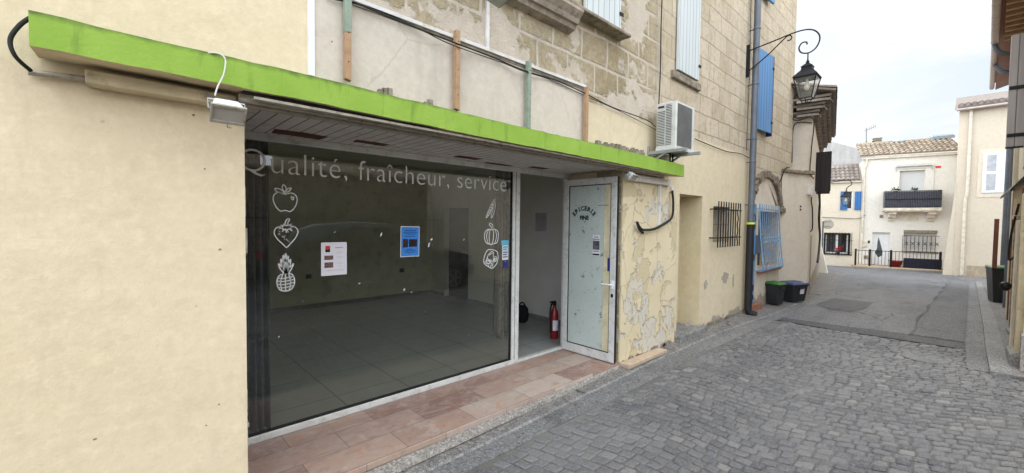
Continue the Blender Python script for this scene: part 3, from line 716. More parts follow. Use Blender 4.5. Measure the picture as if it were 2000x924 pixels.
# white rail and drops over the peeling wall
b = MB(); p0 = on(1, YF - .05, 1240, 345); p1 = on(1, YF - .05, 1312, 365)
b.box(XJ + .02, 5.20, YF - .055, YF - .002, 2.085, 2.16); b.build('sign_rail', 'conduit', house, .004)
b = MB(); q = on(1, YF - .03, 1288, 441); b.box(q.x - .012, q.x + .03, YF - .03, YF - .002, q.z, 2.085); q = on(1, YF - .03, 1313, 375); b.box(q.x - .02, q.x + .03, YF - .03, YF - .002, q.z, 2.085); b.split('rail_drop', 'conduit', house)
# stone sill and moulding under the first window
b = MB()
prof = [(YF + .02, 3.40), (YF - .06, 3.42), (YF - .075, 3.455), (YF - .10, 3.46), (YF - .115, 3.50), (YF - .16, 3.55), (YF - .16, 3.575), (YF + .02, 3.60)]
b.prism([(1.7, y, z) for y, z in prof], (1.47, 0, 0)); b.build('window_moulding', 'ledge', house)
b = MB(); b.box(1.6, 4.06, YF - .12, YF + .03, 3.605, 3.64); b.build('window_sill', 'stonedark', house, .01)
b = MB(); b.box(5.25, 6.1, YF - .025, YF + .03, 3.50, 3.60); b.build('window_sill', 'stonedark', house, .012)
# shutters
def shutter(name, x0, x1, z0, z1, y, mat, slant=0., label=None):
    b = MB(); b.hexa([(x0, y, z0), (x1, y - slant, z0), (x1, y + .035 - slant, z0), (x0, y + .035, z0)], [(x0, y, z1), (x1, y - slant, z1), (x1, y + .035 - slant, z1), (x0, y + .035, z1)])
    o = b.build(name, mat, house, .003)
    if label: o['label'] = label
    for zz in (z0 + .18, z1 - .25):
        h_ = MB(); h_.box(x1 - .03, x1 + .035, y - .012 - slant, y - slant - .001, zz, zz + .035); h_.build('hinge', 'black', o)
    return o
shutter('shutter', 3.37, 3.99, 3.66, 5.6, YF - .03, 'sh_pale', 0, 'short pale blue plank shutter over a mossy sill')
shutter('shutter', 5.36, 6.0, 3.625, 5.8, YF - .03, 'sh_pale', 0, 'tall pale grey-blue plank shutter above the air conditioner')
s_ = shutter('shutter', 8.45, 9.12, 3.35, 4.80, YF - .04, 'sh_blue', .06, 'blue plank shutter standing slightly ajar behind the lantern bracket')
b = MB(); b.box(9.121, 9.165, YF - .10, YF + .0, 3.30, 4.80); b.build('shutter_edge', plain('navy_edge', (.01, .02, .10), .5), house)
shutter('shutter', 8.50, 9.10, 5.78, 7.2, YF - .04, 'sh_blue', .05, 'upper blue plank shutter, only its foot in view')
# blind arch of rough voussoirs and the fill under it
b = MB(); q = random.Random(11); AC_ = (9.32, 1.62); 
for i in range(19):
    a0 = R(14 + i * 8.7); a1 = a0 + R(8.0); r0, r1 = .93 + q.uniform(-.01, .015), 1.06 + q.uniform(-.03, .03); pr = q.uniform(.03, .07)
    pts = [(AC_[0] + r_ * math.cos(a), YF + .03 - pr - .03, AC_[1] + r_ * .98 * math.sin(a)) for r_, a in ((r0, a0), (r1, a0), (r1, a1), (r0, a1))]
    b.prism(pts, (0, pr + .04, 0))
b.build('rough_arch', 'arch', house, .008)
b = MB()
pts = [(AC_[0] + .93 * math.cos(R(a)), YF + .0105, AC_[1] + .91 * math.sin(R(a))) for a in range(12, 172, 6)]
b.prism(pts + [(8.4, YF + .0105, 2.02), (8.4, YF + .0105, 1.9), (10.24, YF + .0105, 1.9)], (0, .008, 0)); b.build('arch_fill', 'oldwall', house)
b = MB(); wall(b, 8.3, 10.4, -.4, 2.0, YF + .004, YF + .0195, [(8.32, 8.66, .12, 2.0), (8.9, 10.2, .72, 1.86)]); b.build('aged_render', 'oldwall', house)
p = on(1, YF - .02, 1529, 418); b = MB(); b.box(10.18, 10.48, YF - .06, YF + .003, 1.86, 1.97); b.build('broken_lintel', 'arch', house, .02)
b = MB(); b.box(8.86, 10.26, YF - .07, YF + .01, .665, .72); b.build('brick_sill', 'doorstep', house, .006)
b = MB(); b.box(8.25, 8.9, YF - .10, YF + .3, -.05, .12); b.build('door_step', 'doorstep', house, .008)
b = MB(); b.box(8.33, 8.655, YF - .03, YF + .01, .125, 1.985); b.build('blue_door', 'blue', house, .004)
b = MB()
for zz, r_ in ((1.72, .07), (1.56, .06), (1.0, .07), (.45, .07), (.28, .06)):
    b.tube(arc((8.33, YF - .09, zz), r_, -1.2, 4.2, 14), .008, 6)
b.split('scroll_ironwork', 'black', house)
b = MB(); b.box(8.70, 8.86, YF - .11, YF + .0, 1.06, 1.40); b.build('letter_box', 'zinc', house, .008)
# ------------------------------------------------------------------ shop window
sw = thing('shop_window', 'large shop window in white aluminium with white lettering and fruit drawings', 'shop window', (1.9, YR, 0))
b = MB()
b.box(XL + .01, 3.27, YR - .03, YR + .03, 0, .05); b.box(XL + .01, XJ - .02, YR - .034, YR + .03, 2.15, 2.202)
b.box(XL + .005, XL + .05, YR - .03, YR + .03, .05, 2.165); b.box(3.165, 3.205, YR - .03, YR + .03, .05, 2.165); b.box(3.213, 3.27, YR - .03, YR + .03, .05, 2.165)
b.box(3.27, XJ - .01, YR - .03, YR + .03, 0, .028); b.box(4.075, XJ - .005, YR - .03, YR + .03, .028, 2.165)
b.build('frame', 'alu', sw, .004)
b = MB(); b.box(3.205, 3.213, YR - .025, YR + .025, .05, 2.165); b.build('mullion_gap', 'rubber', sw)
b = MB()
for q in ((XL + .05, 3.165, .05, .062), (XL + .05, 3.165, 2.153, 2.165), (XL + .05, XL + .06, .062, 2.153), (3.155, 3.165, .062, 2.153)): b.box(q[0], q[1], YR - .015, YR + .015, q[2], q[3])
b.build('gasket', 'rubber', sw)
b = MB(); b.box(XL + .055, 3.16, YR - .004, YR + .004, .056, 2.16); b.build('pane', 'pane', sw)
YG = YR - .0055
def gp(u, v): return Vector((u, YG, v))
# lettering: fit between measured ends
b = MB(); put_text(b, 'Qualité, fraîcheur, service', .235, gp, .60, 1.928, off=-.0030, space=1.05, fit=2.478); b.build('lettering', 'decal_grey', sw)
lw = .0068
def draw(name, strokes, cx, cz, s_, w=lw):
    b = MB()
    for st in strokes:
        cl = st[0] == 'c'; P = st[1:] if cl else st
        P = sp2(list(P) + ([P[0]] if cl else []), 5)
        ribbon(b, [(cx + a * s_, cz + c * s_) for a, c in P], w, gp)
    return b.build(name, 'decal', sw)
apple = [[(0, .62), (-.2, .60), (-.5, .72), (-.88, .52), (-1, 0), (-.75, -.62), (-.4, -.98), (0, -.90), (.4, -1), (.8, -.6), (1, 0), (.9, .5), (.5, .72), (.2, .62), (0, .62)],
  [(0, .5), (.05, .75), (.15, .95)], [(-.08, .72), (-.4, 1.0), (-.85, 1.05), (-.7, .78), (-.3, .66), (-.08, .72)], [(0, .75), (-.25, 1.1), (-.15, 1.45), (.08, 1.15), (0, .75)], [(.1, .78), (.2, 1.1), (.5, 1.15), (.3, .85), (.1, .74)],
  [(.5, .42), (.62, .30), (.72, .38), (.7, .16), (.6, .1), (.5, .25), (.5, .42)]]
draw('apple_drawing', apple, .885, 1.735, .080)
berry = [[(-.3, .5), (-.75, .55), (-1, .1), (-.8, -.45), (-.3, -1), (0, -1.3), (.35, -.98), (.8, -.4), (1, .15), (.75, .55), (.35, .5)],
  [(-.5, .75), (-.3, .55), (-.62, .42), (-.25, .42), (-.35, .15), (-.05, .4), (0, .05), (.18, .4), (.5, .2), (.35, .5), (.72, .6), (.3, .68), (.45, .85), (.1, .7), (-.2, .85), (-.2, .68), (-.5, .75)],
  [(-.05, .65), (-.08, 1.0), (.1, 1.3), (.3, 1.25), (.15, 1.0), (.15, .65)]]
for k in range(16):
    q = random.Random(k + 40); a = q.uniform(-.7, .7); c = q.uniform(-.8, .25)
    if abs(a) < .75 + c * .6: berry.append([(a, c), (a + .04, c - .05)])
draw('strawberry_drawing', berry, .89, 1.495, .080)
pine = [[(-.5, .1), (-.8, -.2), (-.9, -.8), (-.75, -1.4), (-.35, -1.75), (.35, -1.75), (.75, -1.4), (.9, -.8), (.8, -.2), (.5, .1), (0, .18), (-.5, .1)]]
for zz in (-.25, -.6, -.95, -1.3): pine.append([(-.85, zz), (-.4, zz - .1), (.1, zz - .08), (.85, zz + .05)])
for xx in (-.45, -.05, .4): pine.append([(xx * .7, .12), (xx * 1.1, -.5), (xx * 1.15, -1.1), (xx * .9, -1.7)])
for a, L in ((-.75, 1.2), (-.5, 1.7), (-.25, 2.1), (0, 2.3), (.25, 2.0), (.5, 1.6), (.8, 1.1)):
    pine.append([(a * .2, .15), (a * .6 - .12, .15 + L * .5), (a * 1.0, .15 + L), (a * .6 + .12, .15 + L * .5), (a * .2 + .1, .15)])
draw('pineapple_drawing', pine, .885, 1.185, .066, .007)
pea = [[(.55, 1.3), (.3, 1.1), (.35, .6), (.0, -.1), (-.45, -.8), (-.95, -1.2), (-.6, -.3), (-.2, .4), (.2, .9), (.3, 1.1)], [(.45, 1.15), (.6, .6), (.5, -.2), (.2, -.9), (-.05, -1.2), (-.1, -.9), (.15, -.2), (.3, .6)]] + [['c', (a - .09, c), (a, c + .1), (a + .09, c), (a, c - .1)] for a, c in ((.1, .5), (-.1, .15), (-.3, -.2), (-.5, -.5), (-.7, -.8))]
draw('peapod_drawing', pea, 2.875, 1.735, .082, .006)
pump = [['c', (0, .6), (-.5, .7), (-.95, .35), (-1, -.3), (-.7, -.85), (-.2, -.95), (.3, -.95), (.8, -.8), (1, -.25), (.95, .4), (.5, .7)], ['c', (0, .62), (-.25, .5), (-.35, -.1), (-.2, -.93), (.1, -.95), (.3, -.1), (.25, .5)],
  [(-.45, .66), (-.7, .1), (-.6, -.6), (-.4, -.9)], [(.5, .66), (.72, .1), (.65, -.5), (.45, -.9)], [(-.1, .6), (-.05, .95), (-.35, 1.2), (-.25, 1.38), (.05, 1.25), (.2, .95), (.15, .6)]]
draw('pumpkin_drawing', pump, 2.875, 1.45, .095, .007)
q = random.Random(4); cab = [['c'] + [((1 + .1 * (i % 2)) * math.cos(i * .7), (.95 + .12 * (i % 2)) * math.sin(i * .7)) for i in range(9)]]
for k in range(13):
    a = q.uniform(0, 6.28); r_ = q.uniform(.1, .6); cx, cz = r_ * math.cos(a), r_ * math.sin(a) + .15; s2 = q.uniform(.2, .42)
    cab.append([(cx + s2 * math.cos(a + t), cz + s2 * math.sin(a + t) * .9) for t in (-1.7, -.9, 0, .8, 1.6)])
cab += [[(-.9, -.3), (-.4, -.2), (0, -.5), (-.1, -1)], [(.2, -.9), (.3, -.3), (.8, .1)], [(-.3, -.9), (-.55, -.5), (-.95, -.45)]]
draw('cabbage_drawing', cab, 2.875, 1.205, .098, .0065)
b = MB()
for u0, u1, v0, v1 in ((3.015, 3.125, 1.345, 1.395),): b.add([gp(u0, v0), gp(u1, v0), gp(u1, v1), gp(u0, v1)], [(0, 1, 2, 3)])
b.build('white_blue_sticker', 'skyblue', sw)
def sq(name, mat, u0, u1, v0, v1, dy=0., par=None):
    b = MB(); b.add([(u, YG - dy, v) for u, v in ((u0, v0), (u1, v0), (u1, v1), (u0, v1))], [(0, 1, 2, 3)]); return b.build(name, mat, par or sw)
sq('opening_sticker', 'white', 3.03, 3.12, 1.18, 1.342)
for k in range(5): sq('sticker_line', 'skyblue' if k < 2 else 'darkblue', 3.04, 3.11 - .01 * (k % 2), 1.31 - k * .026, 1.322 - k * .026 + (.008 if k < 2 else 0), .001)
sq('access_sticker', 'darkblue', 3.045, 3.115, 1.09, 1.172)
b = MB(); pw = lambda u, v: Vector((3.08 + u * .03, YG - .0012, 1.13 + v * .03))
ribbon(b, sp2([(-.1, .9), (-.1, .2), (.35, .15), (.6, -.55), (.8, -.5)], 3), .004, pw); ribbon(b, [(math.cos(a) * .55 - .1, math.sin(a) * .55 - .35) for a in [2.2 + .35 * i for i in range(12)]], .004, pw)
b.add([pw(-.1 + .16 * math.cos(a * .785), 1.05 + .16 * math.sin(a * .785)) for a in range(8)], [tuple(range(8))]); b.build('wheelchair_symbol', 'white', sw)
b = MB(); q = random.Random(21)
for U, V, w, h_ in ((653, 455, .008, .012), (743, 462, .016, .035), (800, 462, 0.01, .02), (840, 470, .03, .02), (836, 484, .02, .05), (545, 458, .01, .008), (700, 555, .02, .01), (788, 568, .02, .02), (802, 572, .02, .008), (543, 660, .012, .012), (590, 590, .01, .01), (830, 610, .008, .008), (905, 470, .015, .02), (915, 655, .01, .01)):
    p = on(1, YG, U, V); b.add([gp(p.x, p.z), gp(p.x + w * .6, p.z + h_ * .2), gp(p.x + w, p.z + h_), gp(p.x + w * .3, p.z + h_ * .8)], [(0, 1, 2, 3)])
b.split('glue_residue', 'decal', sw)
# posters taped inside the glass
def poster(name, label, U0, V0, w, hgt, mat, cat='poster', tilt=0.):
    p = on(1, YG - .002, U0, V0); t = thing(name, label, cat, (p.x + w / 2, YG - .002, p.z - hgt))
    P = lambda u, v, d=0.: Vector((p.x + u + v * tilt, YG - .002 - d, p.z - hgt + v - u * tilt))
    b = MB(); b.prism([P(0, 0), P(w, 0), P(w, hgt), P(0, hgt)], (0, .0008, 0)); b.build('sheet', mat, t)
    return t, P
def rect(t, P, name, mat, u0, u1, v0, v1, d=.0012):
    b = MB(); b.add([P(u0, v0, d), P(u1, v0, d), P(u1, v1, d), P(u0, v1, d)], [(0, 1, 2, 3)]); return b.build(name, mat, t)
t, P = poster('white_poster', 'white paper poster with red and black logo taped in the shop window', 627, 474, .20, .262, 'paper')
rect(t, P, 'logo', 'redprint', .032, .068, .205, .235); b = MB(); b.add([P(.032, .185, .0014), P(.068, .185, .0014), P(.068, .212, .0014), P(.050, .204, .0014), P(.032, .208, .0014)], [(0, 1, 2, 3, 4)]); b.build('logo_base', 'ink', t)
rect(t, P, 'photo', 'brownprint', .024, .092, .125, .158); rect(t, P, 'photo', 'brownprint', .024, .092, .062, .105)
b = MB(); Q = lambda u, v: P(u, v, .0013)
bars_text(b, Q, .108, .168, .216, .006, 1); b.build('heading', 'redprint', t)
b = MB()
for k, (u0, u1, v) in enumerate(((.115, .165, .182), (.12, .17, .174), (.112, .175, .145), (.13, .16, .137), (.115, .17, .098), (.12, .165, .09), (.125, .16, .07), (.035, .185, .042), (.045, .18, .036))): bars_text(b, Q, u0, u1, v, .0022, k, .008)
b.build('small_print', 'textgrey', t)
t, P = poster('blue_poster', 'blue notice with white border and two pictures taped in the shop window', 782, 442, .19, .275, 'white', tilt=.01)
rect(t, P, 'blue_field', 'paperblue', .006, .184, .006, .269)
b = MB(); Q = lambda u, v: P(u, v, .0015)
for k, (u0, u1, v, h_) in enumerate(((.04, .15, .232, .008), (.03, .165, .215, .006), (.045, .155, .203, .006), (.035, .15, .182, .006), (.06, .125, .065, .007), (.035, .155, .052, .006), (.05, .14, .038, .006), (.08, .105, .025, .004))): bars_text(b, Q, u0, u1, v, h_, k + 5, .014)
b.build('blue_print', 'navy', t)
rect(t, P, 'picture', 'white', .022, .075, .085, .16); rect(t, P, 'picture', 'white', .085, .165, .09, .158)
b = MB(); ring = [(.125 + .030 * math.cos(a * .35), .124 + .028 * math.sin(a * .35)) for a in range(19)]; ribbon(b, ring, .005, lambda u, v: P(u, v, .0018)); ribbon(b, sp2([(.115, .134), (.128, .138), (.130, .127), (.12, .115), (.134, .112)], 3), .004, lambda u, v: P(u, v, .0018))
for i in range(4):
    for j in range(6): u, v = .026 + i * .012, .09 + j * .0115; b.add([P(u, v, .0018), P(u + .007, v, .0018), P(u + .007, v + .006, .0018), P(u, v + .006, .0018)], [(0, 1, 2, 3)])
b.build('picture_detail', 'brownprint', t)
# ------------------------------------------------------------------ open door leaf
dl = thing('glass_door', 'open white aluminium glass door with frosted film, EPICERIE FINE and a notice', 'door', (4.05, YR, 0))
DX = 4.052; y0, y1 = 2.60, 3.36; z0, z1 = .012, 2.12
b = MB()
b.box(DX - .022, DX + .022, y0, y0 + .075, z0, z1); b.box(DX - .022, DX + .022, y1 - .075, y1, z0, z1); b.box(DX - .022, DX + .022, y0 + .075, y1 - .075, z0, z0 + .10); b.box(DX - .022, DX + .022, y0 + .075, y1 - .075, z1 - .075, z1)
b.build('frame', 'alu', dl, .004)
b = MB(); b.box(DX - .018, DX + .018, y0 - .004, y0 - .0005, z0, z1); b.build('edge_seal', 'rubber', dl)
gy0, gy1, gz0, gz1 = y0 + .075, y1 - .075, z0 + .10, z1 - .075
b = MB()
for q in ((gy0, gy1, gz0, gz0 + .008), (gy0, gy1, gz1 - .008, gz1), (gy0, gy0 + .008, gz0 + .008, gz1 - .008), (gy1 - .008, gy1, gz0 + .008, gz1 - .008)): b.box(DX - .016, DX + .016, q[0], q[1], q[2], q[3])
b.build('gasket', 'rubber', dl)
b = MB(); b.box(DX - .004, DX + .004, gy0, gy1, gz0, gz1); b.build('pane', 'clear', dl)
b = MB(); b.box(DX - .0065, DX - .0052, gy0 + .10, gy1 - .01, gz0 + .01, gz1 - .01); b.build('frosted_film', 'film', dl)
b = MB(); b.box(DX - .0062, DX - .0052, gy0 + .008, gy0 + .098, gz0 + .01, gz1 - .01); b.build('lit_jamb_strip', plain('lit_jamb_tone', (.62, .55, .36), .4, sc=6, spec=.5, dirt=(.5, .44, .3)), dl)  # strip added on the pane, coloured like the lit jamb behind the glass
DP = lambda u, v, d=0.: Vector((DX - .0075 - d, u, v))     # u runs along y; seen from -x, +y is left
# text must run towards -y
TP = lambda u, v: Vector((DX - .0085, -u, v))
b = MB(); word = 'EPICERIE'; Rr_ = .16; cyy, czz = -3.06, 1.60
for i, ch in enumerate(word):
    wd = {'I': .6}.get(ch, 1.0); a = R(62) - R(124) * (i + .5) / len(word)
    cu, cv = cyy + Rr_ * math.sin(-a), czz + Rr_ * .92 * math.cos(a)
    vs, fs = text_mesh(ch, .066, off=.0034, align='CENTER'); rot = a * .9
    c, s_ = math.cos(rot), math.sin(rot)
    b.add([TP(cu + p[0] * 1.0 * c - p[1] * s_, cv + p[0] * s_ + p[1] * c) for p in vs], fs)
    ys = [p[1] for p in vs]; xs = [p[0] for p in vs]
    for yy in (min(ys), max(ys) - .006):                       # slab serifs
        for xx in ({'E': [min(xs)], 'P': [min(xs)], 'R': [min(xs)], 'I': [0], 'C': []}[ch]):
            rr_ = [(xx - .010, yy), (xx + .014, yy), (xx + .014, yy + .007), (xx - .010, yy + .007)]
            b.add([TP(cu + p[0] * c - p[1] * s_, cv + p[0] * s_ + p[1] * c) for p in rr_], [(0, 1, 2, 3)])
put_text(b, 'FINE', .066, TP, -3.118, 1.635, off=.0034, fit=.13)
b.build('door_lettering', 'ink', dl)
b = MB(); b.box(DX - .0085, DX - .0076, 2.825, 2.925, 1.215, 1.455); nt = b.build('notice', 'paper', dl)
b = MB(); b.box(DX - .0095, DX - .0087, 2.828, 2.922, 1.285, 1.39); b.build('notice_photo', plain('grey_photo_print', (.10, .10, .105), .7, sc=22, var=.6), nt)
b = MB(); TP2 = lambda u, v: Vector((DX - .0100, -u, v))
put_text(b, 'Avis de', .026, TP2, -2.905, 1.425, off=.0006, fit=.06); put_text(b, 'Recherche', .026, TP2, -2.922, 1.400, off=.0006, fit=.094)
b.add([TP2(-2.922, 1.22), TP2(-2.828, 1.22), TP2(-2.828, 1.238), TP2(-2.922, 1.238)], [(0, 1, 2, 3)]); bars_text(b, TP2, -2.915, -2.84, 1.262, .010, 3, .02); b.build('notice_print', 'ink', nt)
b = MB(); EP = lambda u, v: Vector((DX - .0085, -(-u * .07 + 2.80), 1.93 + v * .075)) if False else Vector((DX - .0085, 2.79 - u * .075, 1.915 + v * .085))
ribbon(b, [(math.cos(a) * .82, math.sin(a) * .9) for a in [-1.0 + .35 * i for i in range(16)]], .016, EP); ribbon(b, [(-1, -1.05), (-.6, -.9), (-.55, .8), (0, -.3), (.55, .8), (.6, -.9), (1, -1.05)], .016, EP); ribbon(b, [(-.75, 1.05), (-.5, .85), (0, -.1), (.5, .85), (.75, 1.05)], .014, EP); bars_text(b, lambda u, v: EP(u, v), -1, 1, -1.42, .14, 4, .2)
b.build('faded_crest', 'greenink', dl)
b = MB(); ribbon(b, [(x_, y_) for x_, y_ in sp2([(-.4, 1), (0, .6), (.4, 1.2), (.1, .2), (-.4, .5), (.2, .9), (.3, -.6), (-.2, -1), (-.1, 0), (.3, -.9)], 5)], .005, lambda u, v: Vector((DX - .0055, 2.735 - u * .035, .27 + v * .08))); b.build('scribble', 'ink', dl)
b = MB(); b.box(DX - .045, DX - .022, y0 + .018, y0 + .05, .86, .95); b.tube([(DX - .03, y0 + .03, .905), (DX - .065, y0 + .03, .905), (DX - .07, y0 + .05, .905), (DX - .07, y0 + .15, .905)], .010, 8); b.build('handle', 'white', dl, .002)
b = MB(); b.lathe((0, 0, 0), [(.014, 0), (.014, .01), (0, .01)], 12); 
b = MB(); b.box(DX - .034, DX - .022, y0 + .022, y0 + .048, .76, .80); b.build('lock', 'black', dl, .003)
b = MB(); b.box(DX - .0095, DX - .0078, 2.685, 2.715, 1.05, 1.20); b.build('pull_sticker', 'darkblue', dl)
# ------------------------------------------------------------------ things in the shop
def curtain(name, label, x0, x1, z0, z1, y, mat, twist=0., seed=1):
    b = MB(); nx, nz_ = 40, 24; vs = []; q = random.Random(seed)
    ph = [q.uniform(0, 6) for _ in range(4)]
    for j in range(nz_ + 1):
        t = j / nz_; z = z0 + (z1 - z0) * t + 0
        sq_ = 1 - twist * math.sin(PI * min(1, (1 - t) * 1.05)) * .0 - twist * (t ** 2) * .55
        cx = (x0 + x1) / 2 + twist * .10 * (t - .3)
        for i in range(nx + 1):
            s_ = i / nx - .5; x = cx + s_ * (x1 - x0) * sq_
            yy = y + .045 * math.sin(s_ * 34 + ph[0] + twist * t * 2) + .015 * math.sin(s_ * 61 + ph[1]) + .02 * twist * math.sin(3 * t + s_ * 9)
            zz = z - (.05 * math.sin(s_ * 15 + ph[2]) * (1 - t) if twist else 0)
            vs.append((x, yy, zz))
    b.add(vs, [(j * (nx + 1) + i, j * (nx + 1) + i + 1, (j + 1) * (nx + 1) + i + 1, (j + 1) * (nx + 1) + i) for j in range(nz_) for i in range(nx)], True)
    return tag(b.build(name, mat, recalc=False), label, 'curtain')
curtain('curtain', 'blue-black curtain hanging at the left end of the shop window', .545, .80, .03, 2.18, YR + .10, 'curtain2', 0, 3)
curtain('curtain', 'brown twisted curtain hanging beside the wheelchair sticker', 3.06, 3.34, .30, 2.2, YR + .13, 'curtain', .16, 5)
ex = thing('fire_extinguisher', 'red fire extinguisher standing inside the open doorway', 'fire extinguisher', (4.31, 3.75, 0))
ex_c = (4.335, 3.75)
b = MB(); b.lathe((ex_c[0], ex_c[1], 0), [(.05, 0), (.056, .01), (.056, .33), (.046, .38), (.025, .42), (.022, .46)], 20); b.build('cylinder', 'red', ex)
b = MB(); b.lathe((ex_c[0], ex_c[1], .46), [(.025, 0), (.028, .02), (.02, .05), (0, .055)], 12); b.box(ex_c[0] - .09, ex_c[0] + .02, ex_c[1] - .01, ex_c[1] + .01, .50, .52); b.box(ex_c[0] - .08, ex_c[0] + .01, ex_c[1] - .008, ex_c[1] + .008, .475, .485); b.build('valve', 'black', ex)
b = MB(); b.tube(spline([(ex_c[0] - .02, ex_c[1], .49), (ex_c[0] - .09, ex_c[1] - .02, .47), (ex_c[0] - .125, ex_c[1] - .03, .36), (ex_c[0] - .11, ex_c[1] - .03, .2), (ex_c[0] - .10, ex_c[1] - .02, .1)]), .012, 8); b.build('hose', 'black', ex)
b = MB(); vs = []
for i in range(7): 
    a = R(200 + i * 20); vs += [(ex_c[0] + .0575 * math.cos(a), ex_c[1] + .0575 * math.sin(a), .12), (ex_c[0] + .0575 * math.cos(a), ex_c[1] + .0575 * math.sin(a), .26)]
b.add(vs, [(2 * i, 2 * i + 2, 2 * i + 3, 2 * i + 1) for i in range(6)]); b.build('instruction_label', 'paper', ex)
bg = thing('hand_bag', 'small black bag with a loop handle on the shop floor', 'bag', (4.66, 4.72, 0))
b = MB(); b.lathe((4.66, 4.72, 0), [(.07, 0), (.10, .03), (.115, .12), (.10, .22), (.06, .26), (0, .25)], 14); b.build('body', 'cloth', bg)
b = MB(); b.tube(arc((4.66, 4.72, .24), .07, 0, PI, 12), .011, 8); b.build('handle', 'cloth', bg)
ns = MB(); ns.box(IX1 - .004, IX1 - .001, 4.5, 4.75, 1.45, 1.75); o = ns.build('wall_notice', 'textgrey'); tag(o, 'faded grey notice sheet pinned on the white wall seen through the doorway', 'notice')

# ------------------------------------------------------------------ green canopy
def green_fix():                              # the dark rim line follows the top edge of the canopy
    for n_ in M['green'].node_tree.nodes:
        pass
cx0, cx1 = -.235, 5.125
cp = thing('green_canopy', 'long lime green concrete canopy edge over the shop front, dirty along its top', 'canopy', (2.4, 2.35, 2.2))
b = MB(); N = 60; q = random.Random(13); vs = []
def zt(x): return 2.352 - .004 * x + .003 * math.sin(x * 2.1)
def zb(x): return 2.222 - .007 * x + .003 * math.sin(x * 1.7 + 1)
for i in range(N + 1):
    x = cx0 + (cx1 - cx0) * i / N; w = q.uniform(-.003, .003)
    vs += [(x, 2.35, zb(x) + w), (x, 2.35, zt(x) + q.uniform(-.004, .004)), (x, YF - .013, zt(x) + .065), (x, YF - .013, zb(x) + .02)]
fs = []
for i in range(N):
    for k in range(4): fs.append((4 * i + k, 4 * i + (k + 1) % 4, 4 * i + 4 + (k + 1) % 4, 4 * i + 4 + k))
b.add(vs, [f for i, f in enumerate(fs) if i % 4 != 3] + [(0, 1, 2, 3), (4 * N, 4 * N + 1, 4 * N + 2, 4 * N + 3)]); b.build('green_fascia', 'green', cp)
b = MB(); b.add(vs, [f for i, f in enumerate(fs) if i % 4 == 3]); b.build('underside', 'mould', cp)
b = MB(); b.box(XL - .0, 5.0, 2.375, 2.405, 2.185, 2.20); b.box(XL - .05, 4.6, 2.435, 2.47, 2.180, 2.215); b.split('front_rail', 'rail', cp, .002)
b = MB(); b.box(XL - .04, 4.9, 2.50, 2.56, 2.175, 2.222); b.build('inner_rail', 'rail', cp, .002)
b = MB(); b.box(XL - .05, 4.3, 2.58, 2.598, 2.19, 2.2025); b.build('edge_bead', 'mould', cp)
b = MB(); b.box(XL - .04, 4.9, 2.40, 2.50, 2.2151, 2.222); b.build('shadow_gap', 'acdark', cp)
b = MB(); p = on(1, 2.52, 133, 130); b.box(-.10, XL - .05, 2.50, YF - .001, 2.158, 2.215); b.build('shutter_box_end', 'mould', cp, .008)
b = MB(); q = random.Random(17); x = .9
for x, w in ((1.22, .10), (1.56, .07), (3.6, .3), (3.95, .25), (4.25, .3)):
    n_ = int(w / .03)
    for k in range(n_): b.box(x + k * .03, x + k * .03 + .035, YF - .035, YF - .002, 2.40, 2.415 + q.uniform(.0, .05))
b.split('broken_mortar', 'stonedark', cp)
# battens
bl = [(1.01, 2.445, 2.99, 'wood_new', 'tall batten nearest the white corner trim, green above and bare wood below'), (1.81, 2.42, 2.985, 'wood_new', 'bare wooden batten, the second from the white corner trim'), (2.555, 2.40, 2.965, 'wood_green', 'grey-green painted batten between two bare wooden ones'), (3.365, 2.40, 2.93, 'wood_new', 'short bare batten at the end of the white conduit, closest to the air conditioner')]
for i, (x, za, zc, mt, lb) in enumerate(bl):
    t = thing('wooden_batten', lb, 'batten', (x, YF - .06, za), 'battens left on the sign panel')
    k = .018; b = MB(); q = random.Random(i); b.hexa([(x - k, YF - .075, za), (x + k, YF - .075, za - .01), (x + k, YF - .036, za - .01), (x - k, YF - .036, za)], [(x - k, YF - .075, zc), (x + k, YF - .075, zc), (x + k, YF - .036, zc), (x - k, YF - .036, zc)]); b.build('strip', mt, t, .002)
    if i == 0: b = MB(); b.box(x - k - .002, x + k + .002, YF - .077, YF - .034, 2.72, 3.3); b.build('painted_upper_strip', 'wood_green', t, .002)
    b = MB()
    for zz in (za + .1, (za + zc) / 2, zc - .08): b.lathe((x, YF - .0752, zz), [(.004, -.002), (.004, .0), (0, .0)], 8, 1)
    b.build('nail_heads', 'black', t)

# ------------------------------------------------------------------ cables
def cable(name, label, pts, r_=.006, mat='cable', n_=8, cat='cable'):
    b = MB(); b.tube(spline(pts, n_), r_, 6); o = b.build(name, mat); return tag(o, label, cat)
def onf(U, V, d=.03): return on(1, YF - d, U, V)
cable('black_cable', 'black cable lying along the top of the white conduit below the stonework', [onf(640, -4), onf(700, 8, .05), onf(740, 25, .05), onf(790, 45, .05), onf(884, 82, .08), onf(960, 111), onf(1022, 137, .07), onf(1085, 157), onf(1138, 180, .05), onf(1195, 209), onf(1262, 234), onf(1280, 248)], .0055)
cable('black_cable', 'thinner black cable crossing just above the other one on the facade', [onf(678, 0, .06), onf(760, 28), onf(830, 62, .05), onf(884, 88, .085), onf(980, 122, .05), onf(1022, 139, .08), onf(1075, 156), onf(1140, 186), onf(1210, 217), onf(1282, 254)], .0035)
cable('black_cable', 'vertical black cable down the stone wall to the air conditioner', [onf(1293, 0), onf(1291, 60), onf(1290, 130), onf(1287, 200), onf(1285, 236)], .008)
cable('black_cable', 'black cable on the top edge of the cream render leading to the downpipe', [onf(1357, 271), onf(1390, 285), onf(1420, 296), onf(1445, 300), onf(1463, 308)], .007)
